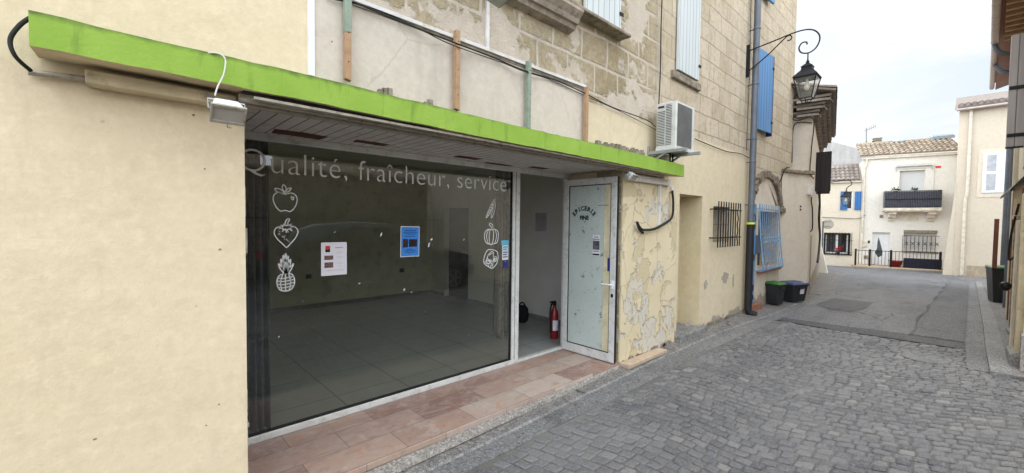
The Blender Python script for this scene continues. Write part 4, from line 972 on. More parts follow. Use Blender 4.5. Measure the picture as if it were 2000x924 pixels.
cable('black_cable', 'black loop of cable at the left end of the green canopy', [on(1, 2.5, 62, 33), on(1, 2.5, 38, 50), on(1, 2.5, 20, 78), on(1, 2.5, 30, 110), on(1, 2.55, 60, 138)], .008)
cable('thick_hose', 'thick black hose looping down over the peeling wall', [onf(1313, 372, .04), onf(1315, 400, .045), onf(1312, 425, .05), onf(1296, 438, .05), onf(1278, 447, .04), onf(1262, 449, .04), onf(1252, 447, .045), onf(1244, 434, .05)], .016, 'cable')
cable('thick_hose', 'short black hose end poking from the hole in the peeling wall', [onf(1244, 434, .05), onf(1248, 447, .04), onf(1256, 455, .02)], .014, 'cable')
cable('grey_conduit', 'grey conduit along the cream wall under the canopy end', [on(1, 2.575, 55, 141), on(1, 2.575, 150, 152), on(1, 2.575, 240, 166), on(1, 2.575, 330, 182), on(1, 2.575, 415, 197)], .013, 'rail', cat='conduit')
cable('white_cable', 'white cable hanging over the green canopy to the left floodlight', [on(1, 2.36, 400, 104), on(1, 2.335, 425, 104), on(1, 2.325, 440, 116), on(1, 2.32, 437, 145), on(1, 2.31, 425, 170), on(1, 2.31, 420, 187)], .0036, 'wcable')

# ------------------------------------------------------------------ downpipe
dp = thing('downpipe', 'zinc downpipe with black painted foot and yellow band between the cream and old walls', 'downpipe', (8.12, 2.5, 0))
px, py = 8.12, 2.50
b = MB(); b.tube([(px, py, 1.62), (px, py, 9)], .052, 16); b.build('zinc_pipe', 'zinc', dp)
b = MB(); b.tube([(px, py, .08), (px, py, 1.60)], .062, 16); b.tube([(px, py, .12), (px, py - .02, .04), (px + .05, py - .12, .0)], .062, 12); b.build('cast_foot', 'blackpipe', dp)
b = MB(); b.lathe((px, py, 1.60), [(.066, 0), (.066, .035)], 16); b.build('yellow_band', 'yellow', dp)
b = MB()
for z in (1.95, 2.7, 3.1, 4.05, 5.0): b.lathe((px, py, z), [(.055, -.012), (.06, -.008), (.06, .008), (.055, .012)], 16); b.box(px - .01, px + .01, py + .05, YF + .03, z - .008, z + .008)
b.split('collars', 'zinc', dp)
cable('thin_cable', 'thin dark cable running down beside the zinc downpipe', [(px - .09, YF - .01, 6.5), (px - .085, YF - .03, 4.4), (px - .10, YF - .03, 3.6), (px - .08, YF - .02, 2.9)], .005)

# ------------------------------------------------------------------ small window grille
def grille_rect(t, xs, z0, z1, y, r_, mat, wavy=()):
    b = MB()
    for i, x in enumerate(xs):
        if i in wavy: b.tube([(x + .02 * math.sin(k * 1.1), y, z0 + (z1 - z0) * k / 20) for k in range(21)], r_, 6)
        else: b.tube([(x, y, z0), (x, y, z1)], r_, 6)
    b.build('bars', mat, t)
gr = thing('window_grille', 'black iron grille with one wavy bar over the small square window', 'window grille', (7.15, YF - .05, 1.3))
pa = on(1, YF - .10, 1390, 400); pb = on(1, YF - .10, 1443, 470)
grille_rect(gr, [6.66 + .103 * k for k in range(10)], 1.24, 1.95, YF - .10, .0095, 'black', (8,))
b = MB()
for z in (1.38, 1.82): b.box(6.58, 7.66, YF - .104, YF - .092, z, z + .018); b.box(6.58, 6.60, YF - .10, YF + .01, z, z + .018); b.box(7.50, 7.52, YF - .10, YF + .01, z, z + .018)
b.split('cross_bars', 'black', gr)
# bellied blue grille
bgk = thing('blue_window_grille', 'pale blue bellied iron grille over the window beside the letter box', 'window grille', (9.5, YF - .1, .7))
b = MB(); xs = [8.72 + .118 * k for k in range(11)]
def belly(z):
    t = (1.93 - z) / (1.93 - .78); return YF - .07 - .10 * max(0, t) ** 1.6
zs = [1.99, 1.93, 1.7, 1.5, 1.3, 1.15, 1.0, .9, .82, .78]
for x in xs:
    pts = [(x, belly(z), z) for z in zs] + [(x, YF - .15, .735), (x, YF - .02, .735)]; b.tube(spline(pts, 3), .0068, 6)
b.build('bars', 'blue_pale', bgk)
b = MB()
for z in (1.90, 1.36, 1.26): b.tube([(8.68, belly(z) + .005, z), (9.94, belly(z) + .005, z)], .008, 6)
b.tube([(8.68, YF - .18, .765), (9.94, YF - .18, .765)], .010, 6)
for x in (8.68, 9.94): b.tube([(x, YF - .0, 1.90), (x, belly(1.9), 1.90)], .008, 6); b.tube(spline([(x, belly(z), z) for z in zs] + [(x, YF - .15, .735), (x, YF - .0, .735)], 3), .010, 6)
b.build('frame', 'blue_pale', bgk)
b = MB()
for k in range(10):
    c = (8.779 + .118 * k, belly(1.31), 1.31); b.tube(arc(c, .042, 0, 2 * PI, 12), .006, 5)
b.tube(arc((8.76, YF - .20, .86), .06, 0, 5.5, 14), .007, 5); b.split('rings', 'blue_pale', bgk)

# ------------------------------------------------------------------ air conditioner
ac = thing('air_conditioner', 'cream wall air conditioner unit with side louvres on a steel bracket', 'air conditioner', (4.9, 2.4, 2.4))
ax0, ax1, ay0, ay1, az0, az1 = 4.685, 5.17, 2.255, 2.50, 2.475, 3.02
b = MB(); b.box(ax0, ax1, ay0, ay1, az0, az1); b.build('casing', 'ac', ac, .012)
b = MB(); b.box(ax0 - .003, ax1 + .003, ay0 - .003, ay1 + .003, az0 - .012, az0 + .022); b.build('base_tray', 'ac', ac, .004)
b = MB()
for y_0, y_1, zt_ in ((ay0 + .055, ay0 + .125, az1 - .03), (ay0 + .14, ay1 - .012, az1 - .09)):
    b.box(ax0 - .0035, ax0 - .001, y_0, y_1, az0 + .05, zt_)
b.box(ax0 - .0035, ax0 - .001, ay0 + .15, ay1 - .02, az1 - .06, az1 - .035)
b.split('louvre_recess', 'acdark', ac)
b = MB(); z = az0 + .055
while z < az1 - .035:
    b.box(ax0 - .009, ax0 - .004, ay0 + .053, ay0 + .127, z, z + .0085)
    if z < az1 - .095: b.box(ax0 - .009, ax0 - .004, ay0 + .138, ay1 - .010, z, z + .0085)
    z += .0185
b.build('louvres', 'ac', ac)
b = MB(); b.box(ax0 + .03, ax1 - .09, ay0 - .0025, ay0 - .001, az0 + .035, az1 - .03); b.build('fan_recess', 'acdark', ac)
b = MB(); z = az0 + .04
while z < az1 - .03: b.box(ax0 + .03, ax1 - .09, ay0 - .007, ay0 - .003, z, z + .0035); z += .0135
x = ax0 + .035
while x < ax1 - .09: b.box(x, x + .0035, ay0 - .0105, ay0 - .0072, az0 + .035, az1 - .03); x += .022
b.build('fan_guard', 'acgrille', ac)
for x in (4.66, 5.02):
    b = MB(); b.box(x, x + .035, 2.12, YF, 2.425, 2.462); b.box(x + .002, x + .033, YF - .02, YF - .001, 2.30, 2.53)
    b.hexa([(x + .005, YF - .02, 2.30), (x + .03, YF - .02, 2.30), (x + .03, YF - .02, 2.33), (x + .005, YF - .02, 2.33)], [(x + .005, YF - .24, 2.424), (x + .03, YF - .24, 2.424), (x + .03, YF - .20, 2.424), (x + .005, YF - .20, 2.424)]); b.build('bracket', 'steel', ac, .003)
b = MB(); b.tube([(4.95, 2.45, 2.46), (4.95, 2.45, 2.3), (4.95, 2.5, 2.25)], .012, 8); b.tube([(5.0, 2.44, 2.46), (5.0, 2.44, 2.3), (5.0, 2.5, 2.25)], .010, 8); b.split('refrigerant_pipes', 'cable', ac)
b = MB(); b.box(4.76, 4.84, 2.40, YF - .015, 2.33, 2.424); b.build('drain_block', 'stonedark', ac, .01)

# ------------------------------------------------------------------ floodlights
def floodlight(label, c, w, hgt, tiltdeg, big=True):
    t = thing('floodlight', label, 'floodlight', c)
    Rm = Matrix.Rotation(R(tiltdeg), 3, 'X'); C = Vector(c)
    def T(p): return C + Rm @ p
    b = MB(); b.T = T
    b.hexa([(-w * .5, 0, 0), (w * .5, 0, 0), (w * .5, .0, hgt), (-w * .5, .0, hgt)], [(-w * .36, .075, hgt * .1), (w * .36, .075, hgt * .1), (w * .36, .075, hgt * .9), (-w * .36, .075, hgt * .9)]); b.build('housing', 'lampwhite', t, .004)
    b = MB(); b.T = T
    for q in ((-w * .53, w * .53, -.006, .006), (-w * .53, w * .53, hgt - .006, hgt + .006), (-w * .53, -w * .47, .006, hgt - .006), (w * .47, w * .53, .006, hgt - .006)): b.box(q[0], q[1], -.012, .001, q[2], q[3])
    b.build('bezel', 'rail', t)
    b = MB(); b.T = T; b.box(-w * .47, w * .47, -.006, -.002, .006, hgt - .006); b.build('lens', plain('dusty_lens', (.36, .33, .28), .2, spec=.6), t)
    b = MB(); b.T = T; b.tube([(-w * .5, .03, hgt * .5), (-w * .56, .03, hgt * .5), (-w * .56, .07, hgt * .8), (w * .56, .07, hgt * .8), (w * .56, .03, hgt * .5), (w * .5, .03, hgt * .5)], .005, 6)
    if big: b.tube([(0, -.01, -.005), (.0, -.012, -.02), (.015, -.012, -.022)], .003, 5)
    b.build('bracket', 'steel', t)
    return t
pl = on(1, 2.30, 441, 228)
floodlight('white floodlight with cable hanging under the green canopy at the left', (.358, 2.27, 2.035), .125, .078, 40)
pr = on(1, 2.42, 1233, 346)
floodlight('small white floodlight under the right end of the green canopy above the door', (pr.x - .02, 2.40, pr.z - .03), .085, .06, 40, False)

# ------------------------------------------------------------------ lanterns
def lantern_head(t, c, s_, iron='black'):
    x, y, z = c                                   # centre of the glass body bottom
    b = MB()
    for sx, sy in ((1, 1), (1, -1), (-1, 1), (-1, -1)):
        b.tube([(x + sx * .085 * s_, y + sy * .085 * s_, z), (x + sx * .15 * s_, y + sy * .15 * s_, z + .32 * s_)], .008 * s_, 6)
    for r_, zz in ((.085, 0), (.15, .32)):
        P = [(x + r_ * s_ * a, y + r_ * s_ * c_, z + zz * s_) for a, c_ in ((1, 1), (-1, 1), (-1, -1), (1, -1))]
        for i in range(4): b.tube([P[i], P[(i + 1) % 4]], .009 * s_, 6)
    b.tube([(x + .085 * s_, y, z), (x + .05 * s_, y, z - .06 * s_), (x - .05 * s_, y, z - .06 * s_), (x - .085 * s_, y, z)], .007 * s_, 6)
    b.tube([(x, y + .085 * s_, z), (x, y + .05 * s_, z - .06 * s_), (x, y - .05 * s_, z - .06 * s_), (x, y - .085 * s_, z)], .007 * s_, 6)
    b.build('frame', iron, t)
    b = MB()
    q = math.sqrt(2)
    def ring(r_, zz): return [(x + r_ * s_ * math.cos(PI / 4 + k * PI / 2) * q, y + r_ * s_ * math.sin(PI / 4 + k * PI / 2) * q, z + zz * s_) for k in range(4)]
    prof = [(.165, .325), (.16, .345), (.10, .42), (.075, .45), (.07, .49), (.08, .50), (.05, .53), (.02, .56)]
    rs = [ring(*p) for p in prof]
    for a, c_ in zip(rs, rs[1:]): b.add(a + c_, [(i, (i + 1) % 4, 4 + (i + 1) % 4, 4 + i) for i in range(4)])
    b.add(rs[0], [(0, 1, 2, 3)]); b.add(rs[-1], [(0, 1, 2, 3)]); b.lathe((x, y, z + .56 * s_), [(.015 * s_, 0), (.028 * s_, .02 * s_), (.012 * s_, .045 * s_), (.006 * s_, .12 * s_)], 10); b.build('cap', iron, t)
    b = MB()
    A_ = ring(.083, .006); B_ = ring(.147, .315); b.add(A_ + B_, [(i, (i + 1) % 4, 4 + (i + 1) % 4, 4 + i) for i in range(4)]); b.build('glass', 'lampglass', t)
    b = MB(); b.lathe((x, y, z + .13 * s_), [(0, 0), (.03 * s_, .02 * s_), (.04 * s_, .06 * s_), (.025 * s_, .12 * s_), (.018 * s_, .19 * s_)], 12); b.build('bulb', 'bulb', t)
sl = thing('street_lantern', 'black four-sided street lantern on a scrolled iron arm fixed beside the downpipe', 'street lantern', (8.1, YF, 4.2))
LX = 8.02
lantern_head(sl, (LX, 1.72, 3.62), 1.0)
b = MB(); E1, E2 = Vector((0, -1, 0)), Vector((0, 0, 1))
b.box(LX - .02, LX + .02, YF - .03, YF + .02, 4.17, 4.72)
ea = 4.62
arm = [(LX, YF - .02, ea), (LX, 2.2, ea + .055), (LX, 1.95, ea + .095), (LX, 1.78, ea + .10), (LX, 1.66, ea + .06), (LX, 1.585, ea - .03), (LX, 1.575, ea - .13), (LX, 1.62, ea - .23), (LX, 1.71, ea - .28), (LX, 1.81, ea - .25), (LX, 1.845, ea - .17), (LX, 1.81, ea - .10), (LX, 1.75, ea - .10), (LX, 1.735, ea - .14)]
b.tube(spline(arm, 6), [.014] * 1 + [.014 - .007 * i / 78 for i in range(1, 79)] if False else .011, 8)
b.tube(spline([(LX, YF - .02, 4.27), (LX, 2.3, 4.46), (LX, 2.06, 4.66), (LX, 1.99, 4.70), (LX, 1.95, 4.66), (LX, 1.97, 4.62), (LX, 2.01, 4.625)], 6), .010, 8)
b.tube([(LX, 1.72, 4.30), (LX, 1.72, 4.345)], .008, 8)
b.build('arm', 'black', sl)
b = MB(); b.tube([(LX + .0, 1.72, 4.17), (LX, 1.72, 4.34)], .009, 8); b.build('hanger', 'black', sl)
# flood lamp head cut by the top edge of the photograph
tl = thing('wall_luminaire', 'black framed street luminaire overhead, only its glass underside in view', 'street lamp', (2.1, 2.1, 2.95))
p = [on(2, 2.92, *q) for q in ((935, -8), (975, 18), (1005, -6), (965, -30))]
b = MB(); b.prism([v for v in p], (0, 0, .08)); b.build('housing', 'black', tl, .008)
cc = sum(p, Vector()) / 4; b = MB(); b.prism([cc + (v - cc) * .82 - Vector((0, 0, .006)) for v in p], (0, 0, .004)); b.build('glass_underside', plain('dull_lens', (.30, .31, .28), .15, spec=.7), tl)
b = MB(); b.tube([(cc.x, cc.y, 2.98), (cc.x, cc.y, 3.75), (cc.x, YF + .03, 3.85)], .02, 8); b.build('arm', 'black', tl)

# ------------------------------------------------------------------ the low tiled house beyond (left side)
SL = .165
def fy(x): return 2.28 + SL * (x - 11.3)
def clay(mb, p0, along, down, out, n_, rows, pitch=.19, L=.36, r_=.085, rnd_=random.Random(2)):
    """rows of half round tiles: 'down' is the slope vector of one row from ridge to eave"""
    along, down, out = Vector(along).normalized(), Vector(down).normalized(), Vector(out).normalized()
    for i in range(n_):
        for j in range(rows):
            c = Vector(p0) + along * (pitch * (i + .5) + rnd_.uniform(-.01, .01)) - down * (j * L * .88) ; vs = []
            lift = rnd_.uniform(0, .012)
            for e, (d, rr_) in enumerate(((0, r_ * 1.05), (-L, r_ * .85))):
                for k in range(7):
                    a = PI * k / 6; vs.append(c + down * d + along * (rr_ * math.cos(a)) + out * (rr_ * math.sin(a) * .85 + (.02 if e == 0 else 0) + lift))
            mb.add(vs, [(k, k + 1, 8 + k, 7 + k) for k in range(6)], True, rnd_.random())
            mb.add([vs[k] for k in range(7)], [(0, 1, 2, 3, 4, 5, 6)], False, rnd_.random() * .3)
lh = thing('low_house', 'low old house with a triple tile cornice and sagging eave past the stone house', 'house', (14, 2.8, 0))
XA = 11.3; XZ = 17.2
b = MB()
A0 = (10.36, YF + .004); B0 = (XA, fy(XA)); C0 = (XZ, fy(XZ))
def vface(mb, p, q, za, zc): mb.add([(p[0], p[1], za), (q[0], q[1], za), (q[0], q[1], zc), (p[0], p[1], zc)], [(0, 1, 2, 3)])
vface(b, A0, B0, -.5, 2.76); vface(b, B0, C0, -.8, 4.05); vface(b, (XA, 2.9), B0, 2.7, 4.05); b.add([(10.36, YF, 2.76), (XA, fy(XA), 2.76), (XA, 3.2, 2.76), (10.36, 3.2, 2.76)], [(0, 1, 2, 3)])
vface(b, C0, (XZ + .6, fy(XZ) + 3), -.8, 4.05); vface(b, (XZ, fy(XZ)), (25, fy(25)), -.9, 2.3); b.add([(XZ, fy(XZ), 2.3), (25, fy(25), 2.3), (25, fy(25) + 2, 2.3), (XZ, fy(XZ) + 2, 2.3)], [(0, 1, 2, 3)]); vface(b, (25, fy(25)), (25.2, fy(25) + 5), -.9, 2.3)
b.build('old_wall', 'oldwall', lh, recalc=False)
b = MB(); d = Vector((B0[0] - A0[0], B0[1] - A0[1], 0)).normalized(); q = random.Random(31); t_ = 0
L_ = math.hypot(B0[0] - A0[0], B0[1] - A0[1]) + .08; nrm = Vector((d.y, -d.x, 0))
while t_ < L_:
    w = q.uniform(.08, .16); s0 = Vector((A0[0], A0[1], 0)) + d * t_; s1 = s0 + d * min(w, L_ - t_); o_ = q.uniform(.05, .085); hz = q.uniform(.05, .075)
    b.hexa([s0 + nrm * o_ + Vector((0, 0, 2.73)), s1 + nrm * o_ + Vector((0, 0, 2.73)), s1 - nrm * .1 + Vector((0, 0, 2.73)), s0 - nrm * .1 + Vector((0, 0, 2.73))], [s0 + nrm * o_ * .8 + Vector((0, 0, 2.74 + hz)), s1 + nrm * o_ * .8 + Vector((0, 0, 2.74 + hz)), s1 - nrm * .1 + Vector((0, 0, 2.76 + hz)), s0 - nrm * .1 + Vector((0, 0, 2.76 + hz))]); t_ += w
b.split('rubble_ledge', 'arch', lh, .01)
# triple genoise: rows of tile ends, stepping out, on the gable and along the street side
b = MB(); q = random.Random(6)
dirf = Vector((1, SL, 0)).normalized(); nf = Vector((SL, -1, 0)).normalized()
for lv in range(3):
    o_ = .10 + .10 * lv; z = 4.02 + .135 * lv
    c0 = Vector((XA - .06 - o_ * .6, 0, 0)); c0.y = fy(c0.x) - o_ - .0
    # street side
    n_ = int(6.0 / .17)
    for i in range(n_):
        c = c0 + dirf * (.085 + i * .17); vs = []
        for e in (0, .30 + o_):
            for k in range(6):
                a = PI * k / 5; vs.append(c - nf * e * 1.0 + dirf * (.08 * math.cos(a)) + Vector((0, 0, z + .075 * math.sin(a))))
        b.add(vs, [(k, k + 1, 7 + k, 6 + k) for k in range(5)] , True, q.random()); 
    b.T = None
    P0 = c0 + nf * .015; 
    for zz, th in ((z + .078, .05),):
        a = P0 + Vector((-.01, 0, zz)); c = P0 + dirf * 5.95 + Vector((0, 0, zz)); bb = Vector((0, .5 + o_, 0))
        b.hexa([a, c, c + bb, a + bb], [v + Vector((0, 0, th)) for v in (a, c, c + bb, a + bb)])
    # gable side, tile ends facing the camera
    for i in range(4):
        yy = c0.y + .085 + i * .17; vs = []
        if yy > YF + .2: break
        for e in (0, .35):
            for k in range(6):
                a = PI * k / 5; vs.append((c0.x + e, yy + .08 * math.cos(a), z + .075 * math.sin(a)))
        b.add(vs, [(k, k + 1, 7 + k, 6 + k) for k in range(5)], True, q.random())
b.build('tile_cornice', 'tile_old', lh, recalc=False)
b = MB(); e0 = Vector((XA - .35, fy(XA) - .48, 4.46)); dn = Vector((SL, -1, -.30)); ou = Vector((0, .28, 1))
clay(b, e0, dirf, dn, ou, 33, 5, .18, .38, .082)
ba = e0 + Vector((0, .03, -.03)); bb = ba + dirf * 5.95; bk = Vector((-SL * .2, 3.5, 1.05)); b.hexa([ba, bb, bb + bk, ba + bk], [v + Vector((0, 0, .04)) for v in (ba, bb, bb + bk, ba + bk)])
b.build('tile_roof', 'tile_old', lh, recalc=False)
# street side openings
b = MB(); xx = 11.95; 
for x_, w, za, zc in ((12.35, .5, -.1, 1.35),): b.prism([(x_, fy(x_) - .004, g(x_) + .0), (x_ + w, fy(x_ + w) - .004, g(x_)), (x_ + w, fy(x_ + w) - .004, zc), (x_, fy(x_) - .004, zc)], (0, .003, 0))
b.build('worn_patch', 'stonedark', lh)
b = MB(); b.box(14.0, 15.1, fy(14.5) - .05, fy(14.5) + .1, 2.6, 3.6); 
for lx, ya, yb, sh in ((13.95, .52, .06, 'near'), (15.1, .50, .04, 'far')):
    b = MB(); b.box(lx, lx + .05, fy(lx) - ya + .18 - .0, fy(lx) - yb + .08, 2.53, 3.60); o = b.build('shutter', 'sh_dark', lh, .004); o['label'] = 'dark wooden shutter swung out from the low house wall, the %s leaf' % sh
b = MB(); b.box(11.8, 11.82, 2.3, 2.31, 0, .1)
for z in (1.55, 1.66): 
    pz = on(1, 2.42, 1562, 408 if z > 1.6 else 416)
pv = hit((10.36, YF + .004, 0), Vector((d.y, -d.x, 0)), 1562, 405); b = MB()
for dz in (0, -.07): b.hexa([pv + nrm * .004 + d * a + Vector((0, 0, dz + c)) for a, c in ((0, 0), (.05, 0), (.05, .04), (0, .04))], [pv + nrm * .001 + d * a + Vector((0, 0, dz + c)) for a, c in ((0, 0), (.05, 0), (.05, .04), (0, .04))])
b.split('vent_hole', 'acdark', lh)
mbp = hit((10.36, YF + .004, 0), nrm, 1580, 370)
b = MB(); b.hexa([mbp + nrm * .06 + d * a + Vector((0, 0, c)) for a, c in ((-.07, -.12), (.07, -.12), (.07, .10), (-.07, .10))], [mbp + d * a + Vector((0, 0, c)) for a, c in ((-.07, -.12), (.07, -.12), (.07, .10), (-.07, .10))]); b.build('meter_box', 'conduit', lh, .006)
# buttress foot at the far end
b = MB(); bx_ = 23.6; b.add([(bx_, fy(bx_) - .35, -.75), (bx_ + .9, fy(bx_ + .9) - .35, -.75), (bx_ + .9, fy(bx_ + .9) + .1, -.75), (bx_, fy(bx_) + .1, -.75), (bx_, fy(bx_) - .01, .75), (bx_ + .9, fy(bx_ + .9) - .01, .75), (bx_ + .9, fy(bx_ + .9) + .1, .75), (bx_, fy(bx_) + .1, .75)], [(0, 1, 5, 4), (1, 2, 6, 5), (3, 0, 4, 7), (4, 5, 6, 7)]); b.build('buttress', 'whitewall', lh)
# cables on it
def onA(U, V, o_=.03): return hit((A0[0], A0[1], 0), nrm, U, V) + nrm * o_
cable('black_cable', 'black cable curling from the tile cornice down to the rubble ledge', [on(0, XA - .25, 1560, 180), on(0, XA - .25, 1545, 200), on(0, XA - .25, 1543, 222), on(0, XA - .2, 1555, 236), on(0, XA - .1, 1588, 232), on(0, XA - .06, 1585, 290), on(0, XA - .06, 1582, 335), onA(1582, 350, .08)], .012)
cable('black_cable', 'black cable outlining the grey wall and dropping along the blind arch', [on(0, XA - .03, 1586, 240), on(0, XA - .03, 1556, 240), on(0, XA - .03, 1548, 260), on(0, XA - .03, 1547, 310), on(0, XA - .03, 1545, 325), onA(1526, 330, .09), onA(1521, 345, .07), on(1, YF - .02, 1520, 365)], .010)
cable('black_cable', 'black cable hanging in a loop from the small meter box', [onA(1582, 385, .03), onA(1580, 395, .05), onA(1584, 410, .03), onA(1584, 445, .03), onA(1580, 452, .03)], .013)
fxn = Vector((SL, -1, 0)).normalized()
def onL(U, V, o_=.04): return hit((XA, fy(XA), 0), fxn, U, V) + fxn * o_
cable('black_cable', 'long dark cable down the low house corner below the dark shutters', [onL(1597, 372), onL(1598, 400), onL(1597, 430), onL(1599, 460), onL(1597, 490), onL(1594, 512)], .035)

# ------------------------------------------------------------------ mirror post
p = on(1, 3.75, 1603, 532)
def groundhit(U, V):
    d_ = ray(U, V); t_ = .5
    while t_ < 90:
        q = CAM + d_ * t_
        if q.z < g(q.x): return q
        t_ += .02
gpz = groundhit(1604, 531); gpz.y -= .0
mp = thing('round_sign', 'round sign on a metal post seen from the back at the street corner', 'road sign', gpz)
dist = (gpz - CAM).dot(fw); s_px = dist / F
zc = gpz.z + 93 * s_px
b = MB(); b.tube([gpz, (gpz.x, gpz.y, zc + .14)], .03, 8); b.build('post', 'zinc', mp)
cdir = Vector((-.93, -.36, 0)); side = Vector((-.36, .93, 0)) * -1
cen = Vector((gpz.x + .02, gpz.y, zc)) + side * .19 
def disc(mb, c, r_, n_, th, axis, u_):
    w = Vector((0, 0, 1)); pts = [c + u_ * (r_ * math.cos(2 * PI * k / n_)) + w * (r_ * math.sin(2 * PI * k / n_)) for k in range(n_)]; mb.prism(pts, axis * th)
b = MB(); disc(b, cen, .215, 28, .02, cdir, side); b.build('plate', plain('sign_back', (.50, .47, .40), .5, .2), mp)
b = MB(); b.tube([cen + side * (.215 * math.cos(a)) + Vector((0, 0, .215 * math.sin(a))) for a in [2 * PI * k / 28 for k in range(28)]], .012, 6, closed=True)
for zz in (-.12, .12): b.tube([cen + cdir * .03 - side * .19 + Vector((0, 0, zz)), cen + cdir * .03 + side * .13 + Vector((0, 0, zz))], .010, 6)
b.build('rim', 'zinc', mp)

# ------------------------------------------------------------------ bins
def tub(label, cx, cy, w, dpt, h_, rotz, lid, name='recycling_bin', sticker=False, hinge=False, z0_=None):
    zz = g(cx) + .02 if z0_ is None else z0_
    t = thing(name, label, 'bin', (cx, cy, zz)); c, s_ = math.cos(rotz), math.sin(rotz)
    T = lambda p: Vector((cx + p.x * c - p.y * s_, cy + p.x * s_ + p.y * c, zz + p.z))
    k = .78
    b = MB(); b.T = T; b.hexa([(-w / 2 * k, -dpt / 2 * k, 0), (w / 2 * k, -dpt / 2 * k, 0), (w / 2 * k, dpt / 2 * k, 0), (-w / 2 * k, dpt / 2 * k, 0)], [(-w / 2, -dpt / 2, h_), (w / 2, -dpt / 2, h_), (w / 2, dpt / 2, h_), (-w / 2, dpt / 2, h_)]); b.build('tub', 'binblack', t, .012)
    b = MB(); b.T = T; b.box(-w / 2 - .012, w / 2 + .012, -dpt / 2 - .012, dpt / 2 + .012, h_ - .03, h_ - .002); b.box(-.07, .07, -dpt / 2 - .03, -dpt / 2, h_ - .09, h_ - .06); b.build('rim', 'binblack', t, .004)
    b = MB(); b.T = T; b.hexa([(-w / 2 - .018, -dpt / 2 - .025, h_ + .0), (w / 2 + .018, -dpt / 2 - .025, h_), (w / 2 + .018, dpt / 2 + .015, h_ + .01), (-w / 2 - .018, dpt / 2 + .015, h_ + .01)], [(-w / 2 + .01, -dpt / 2 + .01, h_ + .035), (w / 2 - .01, -dpt / 2 + .01, h_ + .035), (w / 2 - .01, dpt / 2 - .01, h_ + .05), (-w / 2 + .01, dpt / 2 - .01, h_ + .05)]); b.build('lid', lid, t, .006)
    if sticker: 
        kk = lambda z: -dpt / 2 * (k + (1 - k) * z / h_) - .002
        b = MB(); b.T = T; b.add([(-.0, kk(h_ * .45), h_ * .45), (.13, kk(h_ * .45), h_ * .45), (.13, kk(h_ * .8), h_ * .8), (-.0, kk(h_ * .8), h_ * .8)], [(0, 1, 2, 3)]); b.build('sticker', 'paper', t)
    return t
tub('black tub bin with bright green lid standing left of the blue-lidded one', 9.55, 2.45, .29, .24, .40, R(-12), 'bingreen')
tub('wide black tub bin with blue lid and white sticker on the left pavement', 10.33, 2.32, .50, .30, .36, R(-20), 'binblue', sticker=True)
tub('tall black wheelie bin with green lid by the right-hand houses', 15.4, -.80, .50, .52, .82, R(-80), 'bingreen', 'wheelie_bin', z0_=g(15.4) + .05)

# ------------------------------------------------------------------ right-hand houses
def ry(x): return -.53 - .040 * (x - 7)
r1 = thing('right_house', 'shabby house on the right edge with grey wooden shutter and small awning', 'house', (9, -1, 0))
b = MB()
def rwall(mb, xa, xc, za, zc, dep=5, o_=0.):
    mb.hexa([(xa, ry(xa) + o_, za), (xa, ry(xa) - dep, za), (xc, ry(xc) - dep, za), (xc, ry(xc) + o_, za)], [(xa, ry(xa) + o_, zc), (xa, ry(xa) - dep, zc), (xc, ry(xc) - dep, zc), (xc, ry(xc) + o_, zc)])
rwall(b, 7.3, 12.9, -.3, 5.6); b.build('wall', 'rightwall', r1)
b = MB(); rwall(b, 7.2, 13.0, -.3, .42, .3, .015); b.build('plinth', 'kerbstep', r1)
b = MB(); b.box(9.0, 9.045, ry(9) - .22, ry(9) + .19, 2.72, 4.25); o = b.build('shutter', 'sh_grey', r1, .004); o['label'] = 'weathered grey plank shutter swung out over the street'
b = MB(); b.box(8.993, 8.999, ry(9) - .1, ry(9) + .185, 2.85, 2.9); b.box(8.993, 8.999, ry(9) - .1, ry(9) + .185, 3.5, 3.55); b.box(8.99, 9.05, ry(9) - .22, ry(9) + .192, 2.70, 2.72); b.build('shutter_strap', 'black', r1)
b = MB(); b.box(8.4, 8.46, ry(8.4) - .1, ry(8.4) + .10, 1.75, 2.22); b.box(8.46, 9.3, ry(8.4) - .1, ry(9) + .08, 1.72, 1.78); b.build('window_box', 'mould', r1, .004)
b = MB(); b.hexa([(8.2, ry(8) - .05, 2.32), (10.2, ry(10) - .05, 2.32), (10.2, ry(10) + .20, 2.05), (8.2, ry(8) + .13, 2.05)], [(8.2, ry(8) - .05, 2.36), (10.2, ry(10) - .05, 2.36), (10.2, ry(10) + .20, 2.09), (8.2, ry(8) + .13, 2.09)]); b.build('awning', 'acdark', r1, .004)
b = MB(); b.box(14.7, 14.76, ry(14.7) + .185, ry(14.7) + .26, .66, 1.80); o = b.build('shutter', 'sh_brown', r1, .004); o['label'] = 'red-brown shutter seen edge-on, low on the wall'
b = MB(); b.box(12.90, 12.965, ry(12.9) + .0, ry(12.9) + .18, .5, 1.84); 
b = MB(); b.hexa([(7.2, ry(7.2) + .28, 5.0), (12.9, ry(12.9) + .34, 5.35), (12.9, ry(12.9) - 3, 6.6), (7.2, ry(7.2) - 3, 6.2)], [(7.2, ry(7.2) + .28, 5.06), (12.9, ry(12.9) + .34, 5.41), (12.9, ry(12.9) - 3, 6.66), (7.2, ry(7.2) - 3, 6.26)]); b.build('roof_deck', 'sh_brown', r1)
b = MB()
for k in range(16): x = 7.4 + k * .35; b.box(x, x + .08, ry(x) - .3, ry(x) + .25, 4.93 + (x - 7.2) * .061, 5.0 + (x - 7.2) * .061)
b.build('rafters', 'wood_new', r1)
b = MB(); b.tube([(7.0, ry(7) + .33, 4.98), (12.95, ry(12.9) + .38, 5.34)], .055, 10); b.build('gutter', 'pinkgut', r1)
